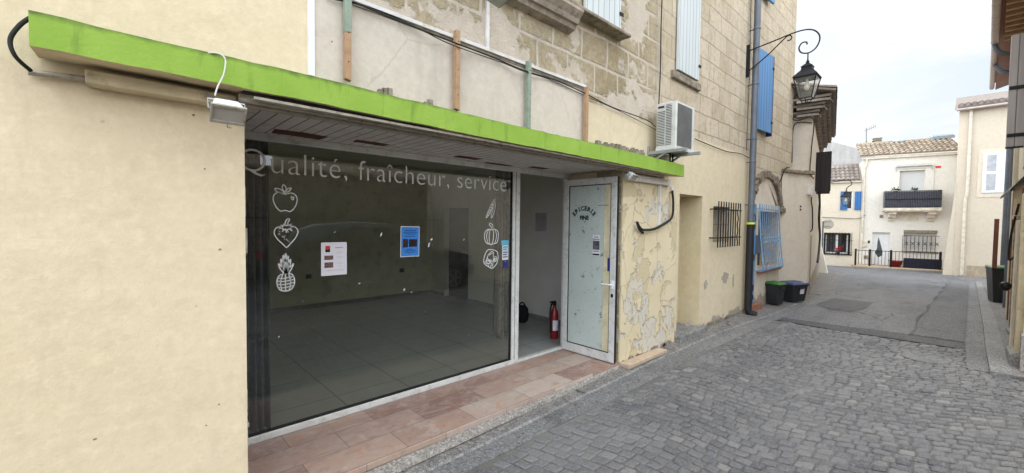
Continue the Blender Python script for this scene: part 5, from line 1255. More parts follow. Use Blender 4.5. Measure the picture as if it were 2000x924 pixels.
b = MB(); clay(b, (7.2, ry(7.2) + .28, 5.08), (1, -.03, .061), (.0, 1, -.35), (0, .3, 1), 30, 3, .19, .4); b.build('tile_roof', 'tile', r1, recalc=False)
b = MB(); b.tube(spline([(12.9, ry(12.9) + .38, 5.30), (12.9, ry(12.9) + .30, 5.10), (12.9, ry(12.9) + .08, 5.0), (12.9, ry(12.9) + .06, 4.8), (12.9, ry(12.9) + .05, 2.0), (12.9, ry(12.9) + .05, .0)], 4), .045, 10); b.lathe((12.9, ry(12.9) + .05, 3.2), [(.045, -.06), (.075, 0), (.075, .03), (.045, .04)], 12); b.build('downpipe', 'zinc', r1)
b = MB(); b.box(7.4, 7.9, ry(7.6) - .05, ry(7.6) + .10, -.02, .16); b.build('stone_block', 'kerb', r1, .02)
b = MB(); b.box(9.4, 9.8, ry(9.6) - .05, ry(9.6) + .08, -.0, .10); b.build('stone_block', 'kerb', r1, .02)
for x_, w_, z_, m_, o_ in ((7.5, .35, 2.0, 'mould', .05), (8.05, .12, 2.1, 'sh_brown', .045), (8.2, .5, 1.7, 'rightwall', .07), (9.9, .16, 2.0, 'stonedark', .06), (10.3, .5, 2.2, 'mould', .05), (11.3, .14, 2.3, 'sh_brown', .06), (12.2, .4, 3.4, 'rightwall', .06)):
    b = MB(); rwall(b, x_, x_ + w_, -.1, z_, .05, o_); b.build('door_surround', m_, r1, .006)
b = MB(); rwall(b, 8.05, 9.0, 2.4, 2.9, .05, .03); b.build('lintel', 'mould', r1, .006)
b = MB(); b.tube([(9.2, ry(9.2), .78), (9.2, ry(9.2) + .12, .78)], .03, 8); b.lathe((9.2, ry(9.2) + .12, .70), [(.02, 0), (.05, .03), (.06, .09), (.035, .12), (0, .13)], 12); b.build('drain_head', 'black', r1)
r2 = thing('tall_roofed_house', 'second house on the right beyond the grey shutter, lower roof with exposed rafters', 'house', (17, -1.2, 0))
b = MB(); rwall(b, 12.96, 21.5, -.8, 5.9); b.build('wall', 'pinkwall', r2)
b = MB(); b.tube([(13.1, ry(13) + .37, 5.9), (21.5, ry(21.5) + .48, 6.3)], .06, 10); b.build('gutter', 'pinkgut', r2)
b = MB(); clay(b, (13.1, ry(13) + .33, 6.0), (1, -.03, .045), (0, 1, -.35), (0, .3, 1), 43, 3, .19, .4); b.build('tile_roof', 'tile', r2, recalc=False)
b = MB(); b.hexa([(13.1, ry(13) + .3, 5.85), (21.5, ry(21.5) + .4, 6.22), (21.5, ry(21) - 3, 7.4), (13.1, ry(13) - 3, 7.1)], [(13.1, ry(13) + .3, 5.9), (21.5, ry(21.5) + .4, 6.27), (21.5, ry(21) - 3, 7.45), (13.1, ry(13) - 3, 7.15)]); b.build('roof_deck', 'sh_brown', r2)
b = MB(); b.tube(spline([(17.5, ry(17.5) + .40, 6.05), (17.5, ry(17.5) + .28, 5.85), (17.5, ry(17.5) + .08, 5.7), (17.5, ry(17.5) + .07, 5.4), (17.5, ry(17.5) + .07, 0)], 4), .055, 10); b.build('downpipe', 'zinc', r2)
b = MB(); b.box(16.2, 17.0, ry(16.6) - .1, ry(16.6) + .22, g(16) - .0, g(16) + .20); b.build('door_step', 'kerb', r2, .02)
cable('black_cable', 'black cable drooping along the right-hand house below the awning', [(8.3, ry(8.3) + .06, 1.9), (8.6, ry(8.6) + .10, 1.55), (9.0, ry(9) + .11, 1.25), (9.6, ry(9.6) + .09, 1.12), (9.2, ry(9.2) + .04, 1.22)], .012)
# conifer tip showing between the eaves
cf = thing('conifer', 'dark conifer showing between the two eaves on the right', 'tree', (15.6, -2.6, 0))
def leafcloud(mb, fn, n_, s_, rnd_):
    for k in range(n_):
        c = Vector(fn(rnd_)); a = Vector((rnd_.gauss(0, 1), rnd_.gauss(0, 1), rnd_.gauss(0, 1))).normalized(); u_ = a.orthogonal().normalized(); w = a.cross(u_); q = s_ * rnd_.uniform(.5, 1.2)
        mb.add([c + u_ * q, c + w * q * .6, c - u_ * q, c - w * q * .6], [(0, 1, 2, 3)], False, rnd_.random())
b = MB(); rq = random.Random(8)
def cone(r_): 
    t_ = r_.random(); rad = (1 - t_) * .9 * r_.random() ** .4; a = r_.uniform(0, 6.28); return (15.6 + rad * math.cos(a), -2.6 + rad * math.sin(a), 3 + 6.5 * t_)
leafcloud(b, cone, 2500, .09, rq); b.build('crown', 'leafdark', cf, recalc=False)
b = MB(); b.tube([(15.6, -2.6, 0), (15.6, -2.6, 9.2)], [.12, .02], 8); b.build('trunk', 'wood_new', cf)

# ------------------------------------------------------------------ far houses
FP = Vector((30.4, 2.0, -.7)); fs_ = Vector((.21, -1, 0)).normalized(); fn_ = Vector((-1, -.21, 0)).normalized()
def fh(U, V, o_=0.):                        # (s, z) on the far facade plane
    p = hit(FP + fn_ * o_, fn_, U, V); return (p - FP).dot(fs_), p.z
class FB(MB):
    def __init__(s): super().__init__(); s.T = lambda p: FP + fs_ * p.x + fn_ * (-p.y) + Vector((0, 0, p.z + .7))
# in this frame: x = along facade to the right, -y = towards the camera, z = world height
def FR(U0, V0, U1, V1, o_=0.):
    a = fh(U0, V0, o_); c = fh(U1, V1, o_); d_ = fh(U0, V1, o_); e = fh(U1, V0, o_)
    return (a[0] + d_[0]) / 2, (c[0] + e[0]) / 2, (d_[1] + c[1]) / 2, (a[1] + e[1]) / 2
sL = fh(1682, 400)[0]; sR = fh(1870, 400)[0]; sLL = sL - 3.6
zE = (fh(1682, 306)[1] + fh(1867, 292)[1]) / 2 - .22
print('far', sL, sR, zE)
ch = thing('balcony_house', 'white two storey house with dark balcony, tiled roof and railed terrace facing the street', 'house', FP)
door = FR(1703, 454, 1737, 519); win = FR(1765, 455, 1829, 490); bw = FR(1757, 333, 1806, 378); bal = FR(1728, 373, 1838, 405, .5)
b = FB(); hs = [(door[0], door[1], -.72, door[3]), (win[0], win[1], win[2], win[3]), (bw[0], bw[1], bw[2] - .3, bw[3])]
wall(b, sL, sR + .3, -.75, zE, 0, .3, hs); b.box(sL, sR + .3, .31, 7, -.75, zE); b.build('wall', 'whitewall', ch, recalc=False)
b = FB(); b.box(sL - .05, sR + .1, -.10, .1, zE + .005, zE + .13); b.build('cornice', 'gutter', ch)
b = FB(); q = random.Random(1)
rise = (fh(1770, 262)[1] - zE) ; nrow = 6
e0 = b.T(Vector((sL - .15, -.16, zE + .16))); dn = (fn_ * 1.0 + Vector((0, 0, -.40))).normalized(); ou = (fn_ * .5 + Vector((0, 0, 1))).normalized()
b.T = None; clay(b, e0, fs_, dn, ou, int((sR - sL + .3) / .21), 7, .21, .42, .108, q)
p0 = e0; p1 = e0 + fs_ * (sR - sL + .25); bk = -dn * 2.65; b.hexa([p0, p1, p1 + bk, p0 + bk], [v + Vector((0, 0, .03)) for v in (p0, p1, p1 + bk, p0 + bk)])
b.build('tile_roof', 'tile', ch, recalc=False)
ridge = e0 + bk
b = MB(); b.tube([ridge + Vector((0, 0, .05)), ridge + fs_ * (sR - sL + .2) + Vector((0, 0, .05))], .09, 8); b.build('ridge', 'tile', ch)
def onridge(U, V, back=.3):
    return hit(ridge - fn_ * back, fn_, U, V)
for U0, V0, U1, V1 in ((1820, 255, 1866, 263), (1745, 268, 1768, 271)):
    a = onridge(U0, V1, -.2); c = onridge(U1, V0, -.2); b = MB(); hh_ = c.z - a.z; a.z = ridge.z + .02; c.z = a.z + hh_
    b.hexa([a, Vector((c.x, c.y, a.z)), Vector((c.x, c.y, a.z)) - fn_ * .5 + Vector((0, 0, .15)), a - fn_ * .5 + Vector((0, 0, .15))], [v + Vector((0, 0, .08 + (c.z - a.z) * .7)) for v in (a, Vector((c.x, c.y, a.z)), Vector((c.x, c.y, a.z)) - fn_ * .5 + Vector((0, 0, .15)), a - fn_ * .5 + Vector((0, 0, .15)))])
    b.build('rooflight', 'solar', ch, .02)
a = onridge(1693, 300, .0); b = MB(); wv = fs_ * .35
p = onridge(1684, 285); p.z = ridge.z - .45; b.hexa([p, p + fs_ * .45, p + fs_ * .45 - fn_ * .4, p - fn_ * .4], [v + Vector((0, 0, .75)) for v in (p, p + fs_ * .45, p + fs_ * .45 - fn_ * .4, p - fn_ * .4)]); b.build('chimney', 'farcream', ch)
p = onridge(1705, 275); p.z = ridge.z + .12; b = MB()
for dz in (0, .13, .26): b.hexa([p + Vector((0, 0, dz)), p + fs_ * .42 + Vector((0, 0, dz)), p + fs_ * .42 - fn_ * .4 + Vector((0, 0, dz)), p - fn_ * .4 + Vector((0, 0, dz))], [v + Vector((0, 0, dz + .05)) for v in (p, p + fs_ * .42, p + fs_ * .42 - fn_ * .4, p - fn_ * .4)])
b.hexa([p + fs_ * .06 - Vector((0, 0, .3)), p + fs_ * .36 - Vector((0, 0, .3)), p + fs_ * .36 - fn_ * .3 - Vector((0, 0, .3)), p + fs_ * .06 - fn_ * .3 - Vector((0, 0, .3))], [v + Vector((0, 0, .28)) for v in (p + fs_ * .06, p + fs_ * .36, p + fs_ * .36 - fn_ * .3, p + fs_ * .06 - fn_ * .3)]); b.build('chimney_cowl', 'stonedark', ch)
an = onridge(1692, 300, .2); at_ = thing('tv_antenna', 'thin tv antenna on the roof of the balcony house', 'antenna', an)
top = onridge(1692, 250, .2); b = MB(); b.tube([an, top], .02, 6); b.build('mast', 'zinc', at_)
b = MB(); cA = top - Vector((0, 0, .08)); b.tube([cA - fs_ * .1 - Vector((0, 0, .1)), cA + fs_ * .45 + Vector((0, 0, .14))], .012, 5)
for k in range(6): c = cA + fs_ * (.08 * k) + Vector((0, 0, .035 * k - .04)); b.tube([c - Vector((0, 0, .14)), c + Vector((0, 0, .14))], .007, 5)
b.build('boom', 'zinc', at_)
b = FB(); b.box(door[0], door[1], .12, .16, -.72, door[3]); b.build('door', 'white', ch)
b = FB(); b.box(win[0], win[1], .14, .18, win[2], win[3]); b.build('window_shutter', 'farcream', ch)
b = FB(); z = win[2]
while z < win[3]: b.box(win[0], win[1], .125, .1399, z, z + .06); z += .10
b.build('roller_slats', plain('pale_slats', (.50, .49, .47), .6), ch)
b = FB(); b.box(win[0] - .02, win[1] + .02, -.03, .02, win[3] - .0 + .005, win[3] + .14); b.build('lintel', 'stonedark', ch)
b = FB(); b.box(win[0] - .05, win[1] + .05, -.08, .02, win[2] - .08, win[2] - .005); b.build('window_sill', 'gutter', ch)
b = FB(); b.box(bw[0], bw[1], .14, .18, bw[2] - .3, bw[3]); b.build('balcony_blind', plain('blind_slats', (.60, .60, .58), .6, var=.03), ch)
b = FB()
for q in ((bw[0] - .33, bw[0] - .02, bw[2] - .3, bw[3] + .1), (bw[1] + .02, bw[1] + .33, bw[2] - .3, bw[3] + .1), (bw[0] - .33, bw[1] + .33, bw[3] + .101, bw[3] + .32)): b.box(q[0], q[1], -.035, .0, q[2], q[3])
b.box(bw[0] - .2, bw[1] + .2, -.05, .0, bw[3] + .321, bw[3] + .40); b.build('window_surround', 'whitewall', ch)
b = FB(); aw = FR(1750, 325, 1820, 330); b.tube([(aw[0], -.12, aw[3]), (aw[1], -.12, aw[3])], .035, 8); b.tube([(aw[0], -.03, aw[3]), (aw[0], -.15, aw[3] - .02), (aw[0] + .0, -.15, aw[3] - .25)], .02, 6); b.tube([(aw[1], -.03, aw[3]), (aw[1], -.15, aw[3] - .02), (aw[1], -.15, aw[3] - .22)], .02, 6); b.build('awning_bar', 'steel', ch)
b = FB(); rp = FR(1827, 325, 1838, 328); b.box(rp[0], rp[1], -.02, 0, rp[2], rp[3] + .02); b.build('name_plaque', 'redprint', ch)
# balcony
zb0 = bal[2]; b = FB(); b.box(bal[0] - .03, bal[1] + .03, -.62, .0, zb0 - .18, zb0 - .03); b.box(bal[0] + .05, bal[1] - .05, -.55, .0, zb0 - .24, zb0 - .181); b.build('balcony_slab', 'gutter', ch, .01)
for u in (.10, .80):
    xx = bal[0] + (bal[1] - bal[0]) * u; b = FB(); b.prism([(xx, 0, zb0 - .24), (xx, -.48, zb0 - .24), (xx, -.48, zb0 - .36), (xx, -.30, zb0 - .40), (xx, -.27, zb0 - .52), (xx, -.12, zb0 - .60), (xx, -.10, zb0 - .70), (xx, 0, zb0 - .72)], (.28, 0, 0)); b.build('corbel', 'gutter', ch, .01)
b = FB(); b.box(bal[0] + .7, bal[1] - .7, -.03, 0, zb0 - .70, zb0 - .25); b.build('apron_panel', 'gutter', ch)
b = FB(); zt_ = bal[3]
for y_ in ((-.58),): b.box(bal[0], bal[1], -.585, -.575, zb0, zt_ - .03)
b.box(bal[0], bal[0] + .01, -.575, -.0, zb0, zt_ - .03); b.box(bal[1] - .01, bal[1], -.575, -.0, zb0, zt_ - .03); b.build('balcony_screen', 'railpanel', ch)
b = FB(); n_ = 34
for k in range(n_ + 1): x = bal[0] + (bal[1] - bal[0]) * k / n_; b.box(x - .008, x + .008, -.610, -.594, zb0 - .02, zt_)
for z in (zb0, (zb0 + zt_) / 2, zt_): b.box(bal[0] - .01, bal[1] + .01, -.618, -.5935, z - .015, z + .015)
for x in (bal[0] - .01, bal[1] - .01): b.box(x, x + .02, -.59, 0, zt_ - .015, zt_ + .015)
b.build('balcony_railing', 'black', ch)
for U, m_ in ((1750, 'leafdark'), (1786, 'leaf')):
    s0, z0_ = fh(U, 372, .5); t = thing('balcony_plant', 'small dark potted plant on the balcony rail' if m_ == 'leafdark' else 'pale yellow-green potted plant on the balcony rail', 'plant', FB().T(Vector((s0, -.5, zt_))))
    b = FB(); b.lathe((s0, -.5, zt_ - .18), [(.07, 0), (.09, .18)], 10); b.build('pot', 'white' if m_ == 'leaf' else 'planter', t)
    b = FB(); rq = random.Random(U); leafcloud(b, lambda r_: (s0 + r_.gauss(0, .08), -.5 + r_.gauss(0, .05), zt_ + .05 + abs(r_.gauss(0, .06))), 60, .05, rq); b.build('leaves', m_, t, recalc=False)
# vent, letterbox
for U0, V0, U1, V1, m_ in ((1718, 420, 1725, 426, 'stonedark'), (1680, 472, 1694, 482, 'gutter'), (1695, 470, 1699, 475, 'acdark'), (1687, 499, 1695, 506, 'stonedark')):
    q = FR(U0, V0, U1, V1); b = FB(); b.box(q[0], q[1], -.05 if m_ == 'gutter' else -.015, 0, q[2], q[3]); b.build({'stonedark': 'air_vent', 'gutter': 'letter_box', 'acdark': 'doorbell'}[m_], m_, ch)
b = FB(); x = fh(1684, 400)[0]; b.tube([(x + .12, -.10, zE + .02), (x + .12, -.08, zE - .2), (x + .05, -.06, zE - .5), (x + .05, -.06, .4)], .05, 8); b.build('downpipe', 'gutter', ch)
# terrace with railing
ter = thing('terrace', 'low tiled terrace slab with a pale edge in front of the balcony house', 'terrace', FP)
tx0, tx1 = fh(1668, 500, .9)[0], fh(1845, 500, .9)[0]
b = FB(); b.box(tx0, tx1 + .2, -.95, -.001, -.75, -.545); b.build('slab', 'terr', ter, .01)
b = FB(); b.box(tx0 - .01, tx1 + .2, -.98, -.951, -.75, -.60); b.build('edge', 'kerb', ter, .01)
rl = thing('terrace_railing', 'black iron railing with four posts along the tiled terrace', 'railing', FP)
zr0, zr1 = -.545, fh(1700, 489, .9)[1]
posts = [fh(U, 500, .9)[0] for U in (1671, 1699, 1740, 1837)]
for x in posts: b = FB(); b.box(x - .04, x + .04, -.93, -.85, zr0, zr1 + .06); b.build('post', 'black', rl)
b = FB(); b.box(posts[0], posts[3], -.90, -.88, zr1 - .03, zr1); b.box(posts[0], posts[3], -.90, -.88, zr0 + .07, zr0 + .09); b.build('rails', 'black', rl)
b = FB(); x = posts[0] + .13
while x < posts[3]: b.tube([(x, -.89, zr0 + .08), (x, -.89, zr1 - .02)], .010, 5); x += .135
b.build('balusters', 'black', rl)
wg = thing('window_grille', 'ornate white and black grille over the ground floor window beneath the balcony', 'window grille', FP)
w2 = FR(1762, 460, 1833, 492)
b = FB(); x = w2[0]
while x < w2[1] + .01: b.tube([(x, -.12, w2[2]), (x, -.12, w2[3])], .012, 5); x += .155
for z in (w2[2] + .02, w2[3] - .02): b.tube([(w2[0], -.12, z), (w2[1], -.12, z)], .012, 5)
b.build('bars', 'black', wg)
b = FB(); x = w2[0] + .155; zm = (w2[2] + w2[3]) / 2
while x < w2[1] - .05: b.tube([(x - .06, -.13, zm - .08), (x, -.13, zm), (x + .06, -.13, zm + .08)], .012, 4); b.tube([(x - .06, -.13, zm + .08), (x, -.13, zm), (x + .06, -.13, zm - .08)], .012, 4); x += .23
b.split('ornament', 'black', wg)
b = FB(); pq = FR(1766, 506, 1840, 528, .8); b.box(pq[0], pq[1], -.80, -.45, -.545, pq[3] + .0); o = b.build('long_planter', 'planter', None, .02); tag(o, 'long navy blue planter box behind the terrace railing', 'planter')
s0, _ = fh(1750, 510, .6); b = FB(); b.lathe((s0, -.6, -.545), [(.17, 0), (.26, .28), (.29, .30), (.29, .34), (.25, .34), (.22, .1), (0, .1)], 18); o = b.build('red_pot', 'redpot'); tag(o, 'round red plastic pot on the terrace beside the navy planter', 'pot')
b = FB(); s0, z0_ = fh(1715, 462, .5)
pts = [fh(U, V, .85) for U, V in ((1716, 463), (1721, 480), (1724, 492), (1723, 499), (1715, 503), (1709, 493), (1713, 485), (1714, 472))]
b.prism([(a, -.86 + .02 * (i % 3), z) for i, (a, z) in enumerate(pts)], (0, .03, 0)); o = b.build('hanging_cloth', 'greycloth'); tag(o, 'dark grey pointed cloth hanging in front of the white door', 'cloth')
# left far house
lf = thing('blue_shutter_house', 'cream house with bright blue shutters and barred window behind the round sign', 'house', FP + fs_ * (sL - 2))
zE2 = (fh(1610, 372)[1] + fh(1675, 366)[1]) / 2 if False else fh(1650, 357)[1]
uw = FR(1654, 374, 1664, 409); lw_ = FR(1610, 457, 1659, 496)
b = FB(); hs = [(uw[0], uw[1] + .05, uw[2], uw[3]), (lw_[0], lw_[1], lw_[2], lw_[3])]
wall(b, sLL - 3, sL - .01, -.75, zE2, .02, .32, hs); b.box(sLL - 3, sL - .01, .33, 6, -.75, zE2); b.build('wall', 'farcream', lf, recalc=False)
b = FB(); b.box(sLL - 3, sL - .02, -.10, .1, zE2 + .004, zE2 + .10); b.build('eave', 'gutter', lf)
b = FB(); e0 = b.T(Vector((sLL - 3, -.14, zE2 + .10))); dn = (fn_ + Vector((0, 0, -.62))).normalized(); ou = (fn_ * .6 + Vector((0, 0, 1))).normalized(); b.T = None
clay(b, e0, fs_, dn, ou, int((sL - sLL + 3) / .21), 5, .21, .42, .095, q if isinstance(q, random.Random) else random.Random(1))
p0 = e0; p1 = e0 + fs_ * (sL - sLL + 2.95); bk = -dn * 2.1; b.hexa([p0, p1, p1 + bk, p0 + bk], [v + Vector((0, 0, .03)) for v in (p0, p1, p1 + bk, p0 + bk)])
b.build('tile_roof', 'tile_old', lf, recalc=False)
for U0, U1 in ((1641.5, 1655), (1669.5, 1682)):
    a = FR(U0, 374, U1, 410); b = FB(); b.box(a[0], a[1], -.04, .018, a[2], a[3]); b.build('shutter', 'sh_blue2', lf, .005)
b = FB(); b.box(uw[0] + .03, uw[1], .10, .13, uw[2] + .03, uw[3] - .03); b.build('upper_pane', 'winpane', lf)
b = FB(); b.box(uw[1] - .02, uw[1] + .12, .05, .09, uw[2], uw[3]); b.box(uw[0], uw[1] + .12, .05, .09, uw[2], uw[2] + .06); b.build('upper_frame', 'white', lf)
b = FB()
for x0_, x1_ in ((lw_[0] + .06, lw_[0] + .12), (lw_[1] - .12, lw_[1] - .06), ((lw_[0] + lw_[1]) / 2 - .06, (lw_[0] + lw_[1]) / 2 + .06)): b.box(x0_, x1_, .12, .16, lw_[2] + .06, lw_[3] - .05)
b.box(lw_[0] + .06, lw_[1] - .06, .125, .155, lw_[2] + .03, lw_[2] + .10); b.build('window_frame', 'white', lf)
b = FB(); b.box(lw_[0] + .06, lw_[1] - .06, .165, .175, lw_[2], lw_[3]); b.build('window_pane', 'winpane', lf)
b = FB(); b.box(lw_[0] - .1, lw_[1] + .1, .30, .318, lw_[2] - .1, lw_[3] + .1); b.split('dark_interior', 'intdark', lf)
b = FB(); b.box(lw_[0] + .14, lw_[0] + .55, .22, .24, lw_[2] + .1, lw_[3]); b.box(lw_[1] - .5, lw_[1] - .3, .22, .24, lw_[2] + .1, lw_[3]); b.split('net_curtain', plain('net', (.5, .5, .5), .9), lf)
g3 = thing('window_grille', 'black grille with dark frame over the lower window behind the round sign', 'window grille', FP + fs_ * (sL - 2))
b = FB()
for q4 in ((lw_[0] - .03, lw_[0] + .04, lw_[2] - .03, lw_[3] + .05), (lw_[1] - .04, lw_[1] + .03, lw_[2] - .03, lw_[3] + .05), (lw_[0] - .03, lw_[1] + .03, lw_[3] + .0, lw_[3] + .06), (lw_[0] - .03, lw_[1] + .12, lw_[2] - .05, lw_[2])): b.box(q4[0], q4[1], -.02, .015, q4[2], q4[3])
b.build('frame', 'black', g3)
b = FB(); x = lw_[0] + .1
while x < lw_[1] + .15: b.tube([(x, -.06, lw_[2] - .02), (x, -.06, lw_[3] + .10)], .011, 5); x += .14
for z in (lw_[3] - .35, lw_[2] + .12): b.tube([(lw_[0] - .1, -.06, z), (lw_[1] + .15, -.06, z)], .011, 5)
b.build('bars', 'black', g3)
s0, z0_ = fh(1637, 488, .1); t = thing('flower_pot', 'red flowers in a dark pot on the barred window sill', 'plant', FB().T(Vector((s0, -.1, lw_[2]))))
b = FB(); b.lathe((s0, -.1, lw_[2]), [(.07, 0), (.10, .2)], 10); b.build('pot', 'planter', t)
b = FB(); leafcloud(b, lambda r_: (s0 + r_.gauss(0, .09), -.1 + r_.gauss(0, .05), lw_[2] + .3 + r_.gauss(0, .07)), 90, .045, random.Random(3)); b.build('flowers', 'flower', t, recalc=False)
s0, z0_ = fh(1652, 395, 1.2)
fl = thing('street_lantern', 'small dark street lantern hanging in front of the bright blue shutters', 'street lantern', FB().T(Vector((s0, -1.2, z0_))))
pc = FB().T(Vector((s0, -1.2, z0_ - .15))); lantern_head(fl, pc, 1.35)
b = FB(); zz = z0_ + .75; b.tube(spline([(s0, -1.2, zz - .1), (s0 + .05, -1.2, zz + .05), (s0 + .22, -1.2, zz + .22), (s0 + .12, -1.2, zz + .42), (s0 - .2, -1.2, zz + .42), (s0 - .8, -.9, zz + .35), (s0 - 1.3, -.4, zz + .3), (s0 - 1.6, .02, zz + .3)], 5), .022, 6); b.build('arm', 'black', fl)
b = FB(); b.tube(spline([(fh(1600, 424)[0], -.03, fh(1600, 424)[1]), (fh(1640, 426)[0], -.04, fh(1640, 426)[1]), (fh(1675, 427)[0], -.05, fh(1675, 427)[1]), (fh(1690, 420)[0], -.05, fh(1690, 420)[1])], 6), .014, 5); o = b.build('facade_cable', 'cable'); tag(o, 'thin cable strung across the far cream and white facades', 'cable')
# grey gable behind
gg = MB(); P_ = [hit(FP - fn_ * 9, fn_, U, V) for U, V in ((1590, 262), (1622, 276), (1682, 292), (1760, 330), (1760, 520), (1590, 520))]
gg.prism(P_, -fn_ * 6); o = gg.build('grey_gable_house', 'greywall'); tag(o, 'grey stained blank gable wall rising behind the blue shutter house', 'house')
# right far house
PX = 28.9
rh = thing('beige_house', 'tall plain beige house with one white shutter and a flared buttress corner', 'house', (PX, -1, -.7))
def px_(U, V, x=PX): p = on(0, x, U, V); return p.y, p.z
yl = px_(1870, 300)[0]; ztop = px_(1900, 208)[1]
ya, za = px_(1872, 216); yc, zc = px_(1958, 200)
b = MB(); b.hexa([(PX, yl, -.8), (PX, -6, -.8), (PX + 6, -6, -.8), (PX + 6, yl, -.8)], [(PX, yl, za), (PX, -6, za), (PX + 6, -6, za), (PX + 6, yl, za)]); b.build('wall', 'pinkwall', rh)
yb_, zb_ = px_(1840, 535); ym, zm_ = px_(1866, 380)
b = MB(); b.prism([(PX - .02, yl - .02, -.8), (PX - .02, yb_, -.8), (PX - .02, yl + .03, zm_), (PX - .02, yl - .02, zm_ + .5)], (3, 0, 0)); b.build('buttress', 'pinkwall', rh)
b = MB(); b.box(PX - .03, PX - .001, -4, px_(1888, 530)[0], -.75, px_(1900, 519)[1]); b.build('plinth', plain('stained_plinth', (.40, .33, .24), .9, sc=5, dirt=(.3, .25, .18)), rh)
b = MB(); y_ = px_(1893, 300)[0]; b.tube([(PX - .08, y_, za), (PX - .08, y_ + .0, 3.2), (PX - .08, y_ + .05, 2.9), (PX - .08, y_ + .05, -.65)], .06, 8); b.build('downpipe', 'gutter', rh)
b = MB(); b.tube([(PX - .28, yl + .1, za - .02), (PX - .28, -6, za + .0)], .06, 8); b.build('gutter', 'pinkgut', rh)
b = MB(); clay(b, (PX - .28, -5.5, za + .03), (0, 1, 0), (-1, 0, -.32), (-.3, 0, 1), int((yl + 5.7) / .21), 4, .21, .42, .1, random.Random(4)); b.hexa([(PX - .25, yl + .15, za), (PX - .25, -6, za), (PX + 4, -6, za + 1.4), (PX + 4, yl + .15, za + 1.4)], [(PX - .25, yl + .15, za + .04), (PX - .25, -6, za + .04), (PX + 4, -6, za + 1.44), (PX + 4, yl + .15, za + 1.44)]); b.build('tile_roof', 'tile_old', rh, recalc=False)
wy0, wz1 = px_(1921, 299); wy1, wz0 = px_(1953, 376)
b = MB(); fy0, fy1 = wy0, wy1 - .25
b.box(PX - .06, PX - .001, fy1, fy0, wz0, wz1); b.build('shutter', 'sh_white', rh, .005)
b = MB()
for zz0, zz1 in ((wz0 + .12, (wz0 + wz1) / 2 - .06), ((wz0 + wz1) / 2 + .06, wz1 - .12)): b.box(PX - .066, PX - .0605, fy1 + .4, fy0 - .12, zz0, zz1)
b.build('shutter_panel', plain('louvre_grey', (.42, .43, .45), .6), rh)
b = MB(); b.box(PX - .02, PX - .0008, fy1 - .2, fy0 + .15, wz0 - .2, wz1 + .15); b.build('window_surround', 'farcream', rh)

# ------------------------------------------------------------------ across the street, seen only in the glass
ow = thing('opposite_wall', 'rough stone garden wall across the street, mirrored in the shop window', 'wall', (4, -5.2, -.1))
b = MB(); b.box(-3, 15, -5.5, -5.1, -.2, 2.85); b.build('stonework', 'stonedark', ow)
b = MB(); b.box(-3, 15, -5.55, -5.05, 2.8501, 2.93); b.build('coping', 'ledge', ow)
ol = thing('iron_fence', 'black spiked iron fence across the street behind the parked car', 'fence', (5, -4, -.1))
b = MB(); x = 0
while x < 12: b.tube([(x, -4.2, -.1), (x, -4.2, 1.85), (x, -4.2, 1.95)], [.011, .011, .001], 5); x += .14
b.build('pickets', 'black', ol)
b = MB(); b.box(0, 12, -4.22, -4.18, 1.6, 1.64); b.box(0, 12, -4.22, -4.18, .2, .24); b.build('rails', 'black', ol)
oh = thing('opposite_house', 'pale stone house with tiled roof across the street, mirrored in the glass', 'house', (0, -11, -.1))
b = MB(); b.box(-6, 3.6, -16, -10, -.2, 4.4); b.box(5.4, 15, -16, -9, -.2, 5.6); b.build('wall', 'stone', oh)
b = MB(); b.hexa([(-6.3, -16, 4.4), (3.9, -16, 4.4), (3.9, -9.7, 4.4), (-6.3, -9.7, 4.4)], [(-6.3, -13, 5.6), (3.9, -13, 5.6), (3.9, -12.9, 5.6), (-6.3, -12.9, 5.6)]); b.build('roof', 'tile', oh)
for x in (-3.5, 0, 2.2): b = MB(); b.box(x, x + .8, -10.0, -9.97, 1.2, 2.6); b.build('shutter', 'sh_blue', oh)
# parked car
car = thing('parked_car', 'dark parked estate car across the street, faintly mirrored in the window', 'car', (4.5, -2.4, -.1))
gz = -.10
st = [(2.05, .45, .80, .80, .80, .70), (2.15, .30, .95, 1.0, .86, .72), (2.35, .26, 1.0, 1.45, .88, .66), (2.75, .24, 1.0, 1.60, .89, .68), (3.6, .22, 1.0, 1.66, .90, .70), (4.4, .22, .99, 1.62, .90, .70), (4.85, .22, .98, 1.50, .90, .68), (5.45, .22, .97, 1.06, .90, .74), (5.6, .22, .96, 1.0, .90, .78), (6.2, .24, .90, .93, .88, .76), (6.5, .28, .80, .82, .82, .70), (6.62, .35, .60, .62, .74, .62)]
def carsec(s_):
    x, zb_, zm_, zt2, wb, wt = s_; yc = -2.42
    return [(x, yc + wb * .92, gz + zb_), (x, yc + wb, gz + (zb_ + zm_) / 2), (x, yc + wb * .98, gz + zm_), (x, yc + wt, gz + zt2 - .03), (x, yc + wt * .85, gz + zt2), (x, yc - wt * .85, gz + zt2), (x, yc - wt, gz + zt2 - .03), (x, yc - wb * .98, gz + zm_), (x, yc - wb, gz + (zb_ + zm_) / 2), (x, yc - wb * .92, gz + zb_)]
b = MB(); secs = [carsec(s_) for s_ in st]; vs = [p for s_ in secs for p in s_]; n_ = 10
b.add(vs, [(i * n_ + k, i * n_ + (k + 1) % n_, (i + 1) * n_ + (k + 1) % n_, (i + 1) * n_ + k) for i in range(len(secs) - 1) for k in range(n_)] + [tuple(range(n_)), tuple(range((len(secs) - 1) * n_, len(secs) * n_))], True); b.build('body', 'carpaint', car)
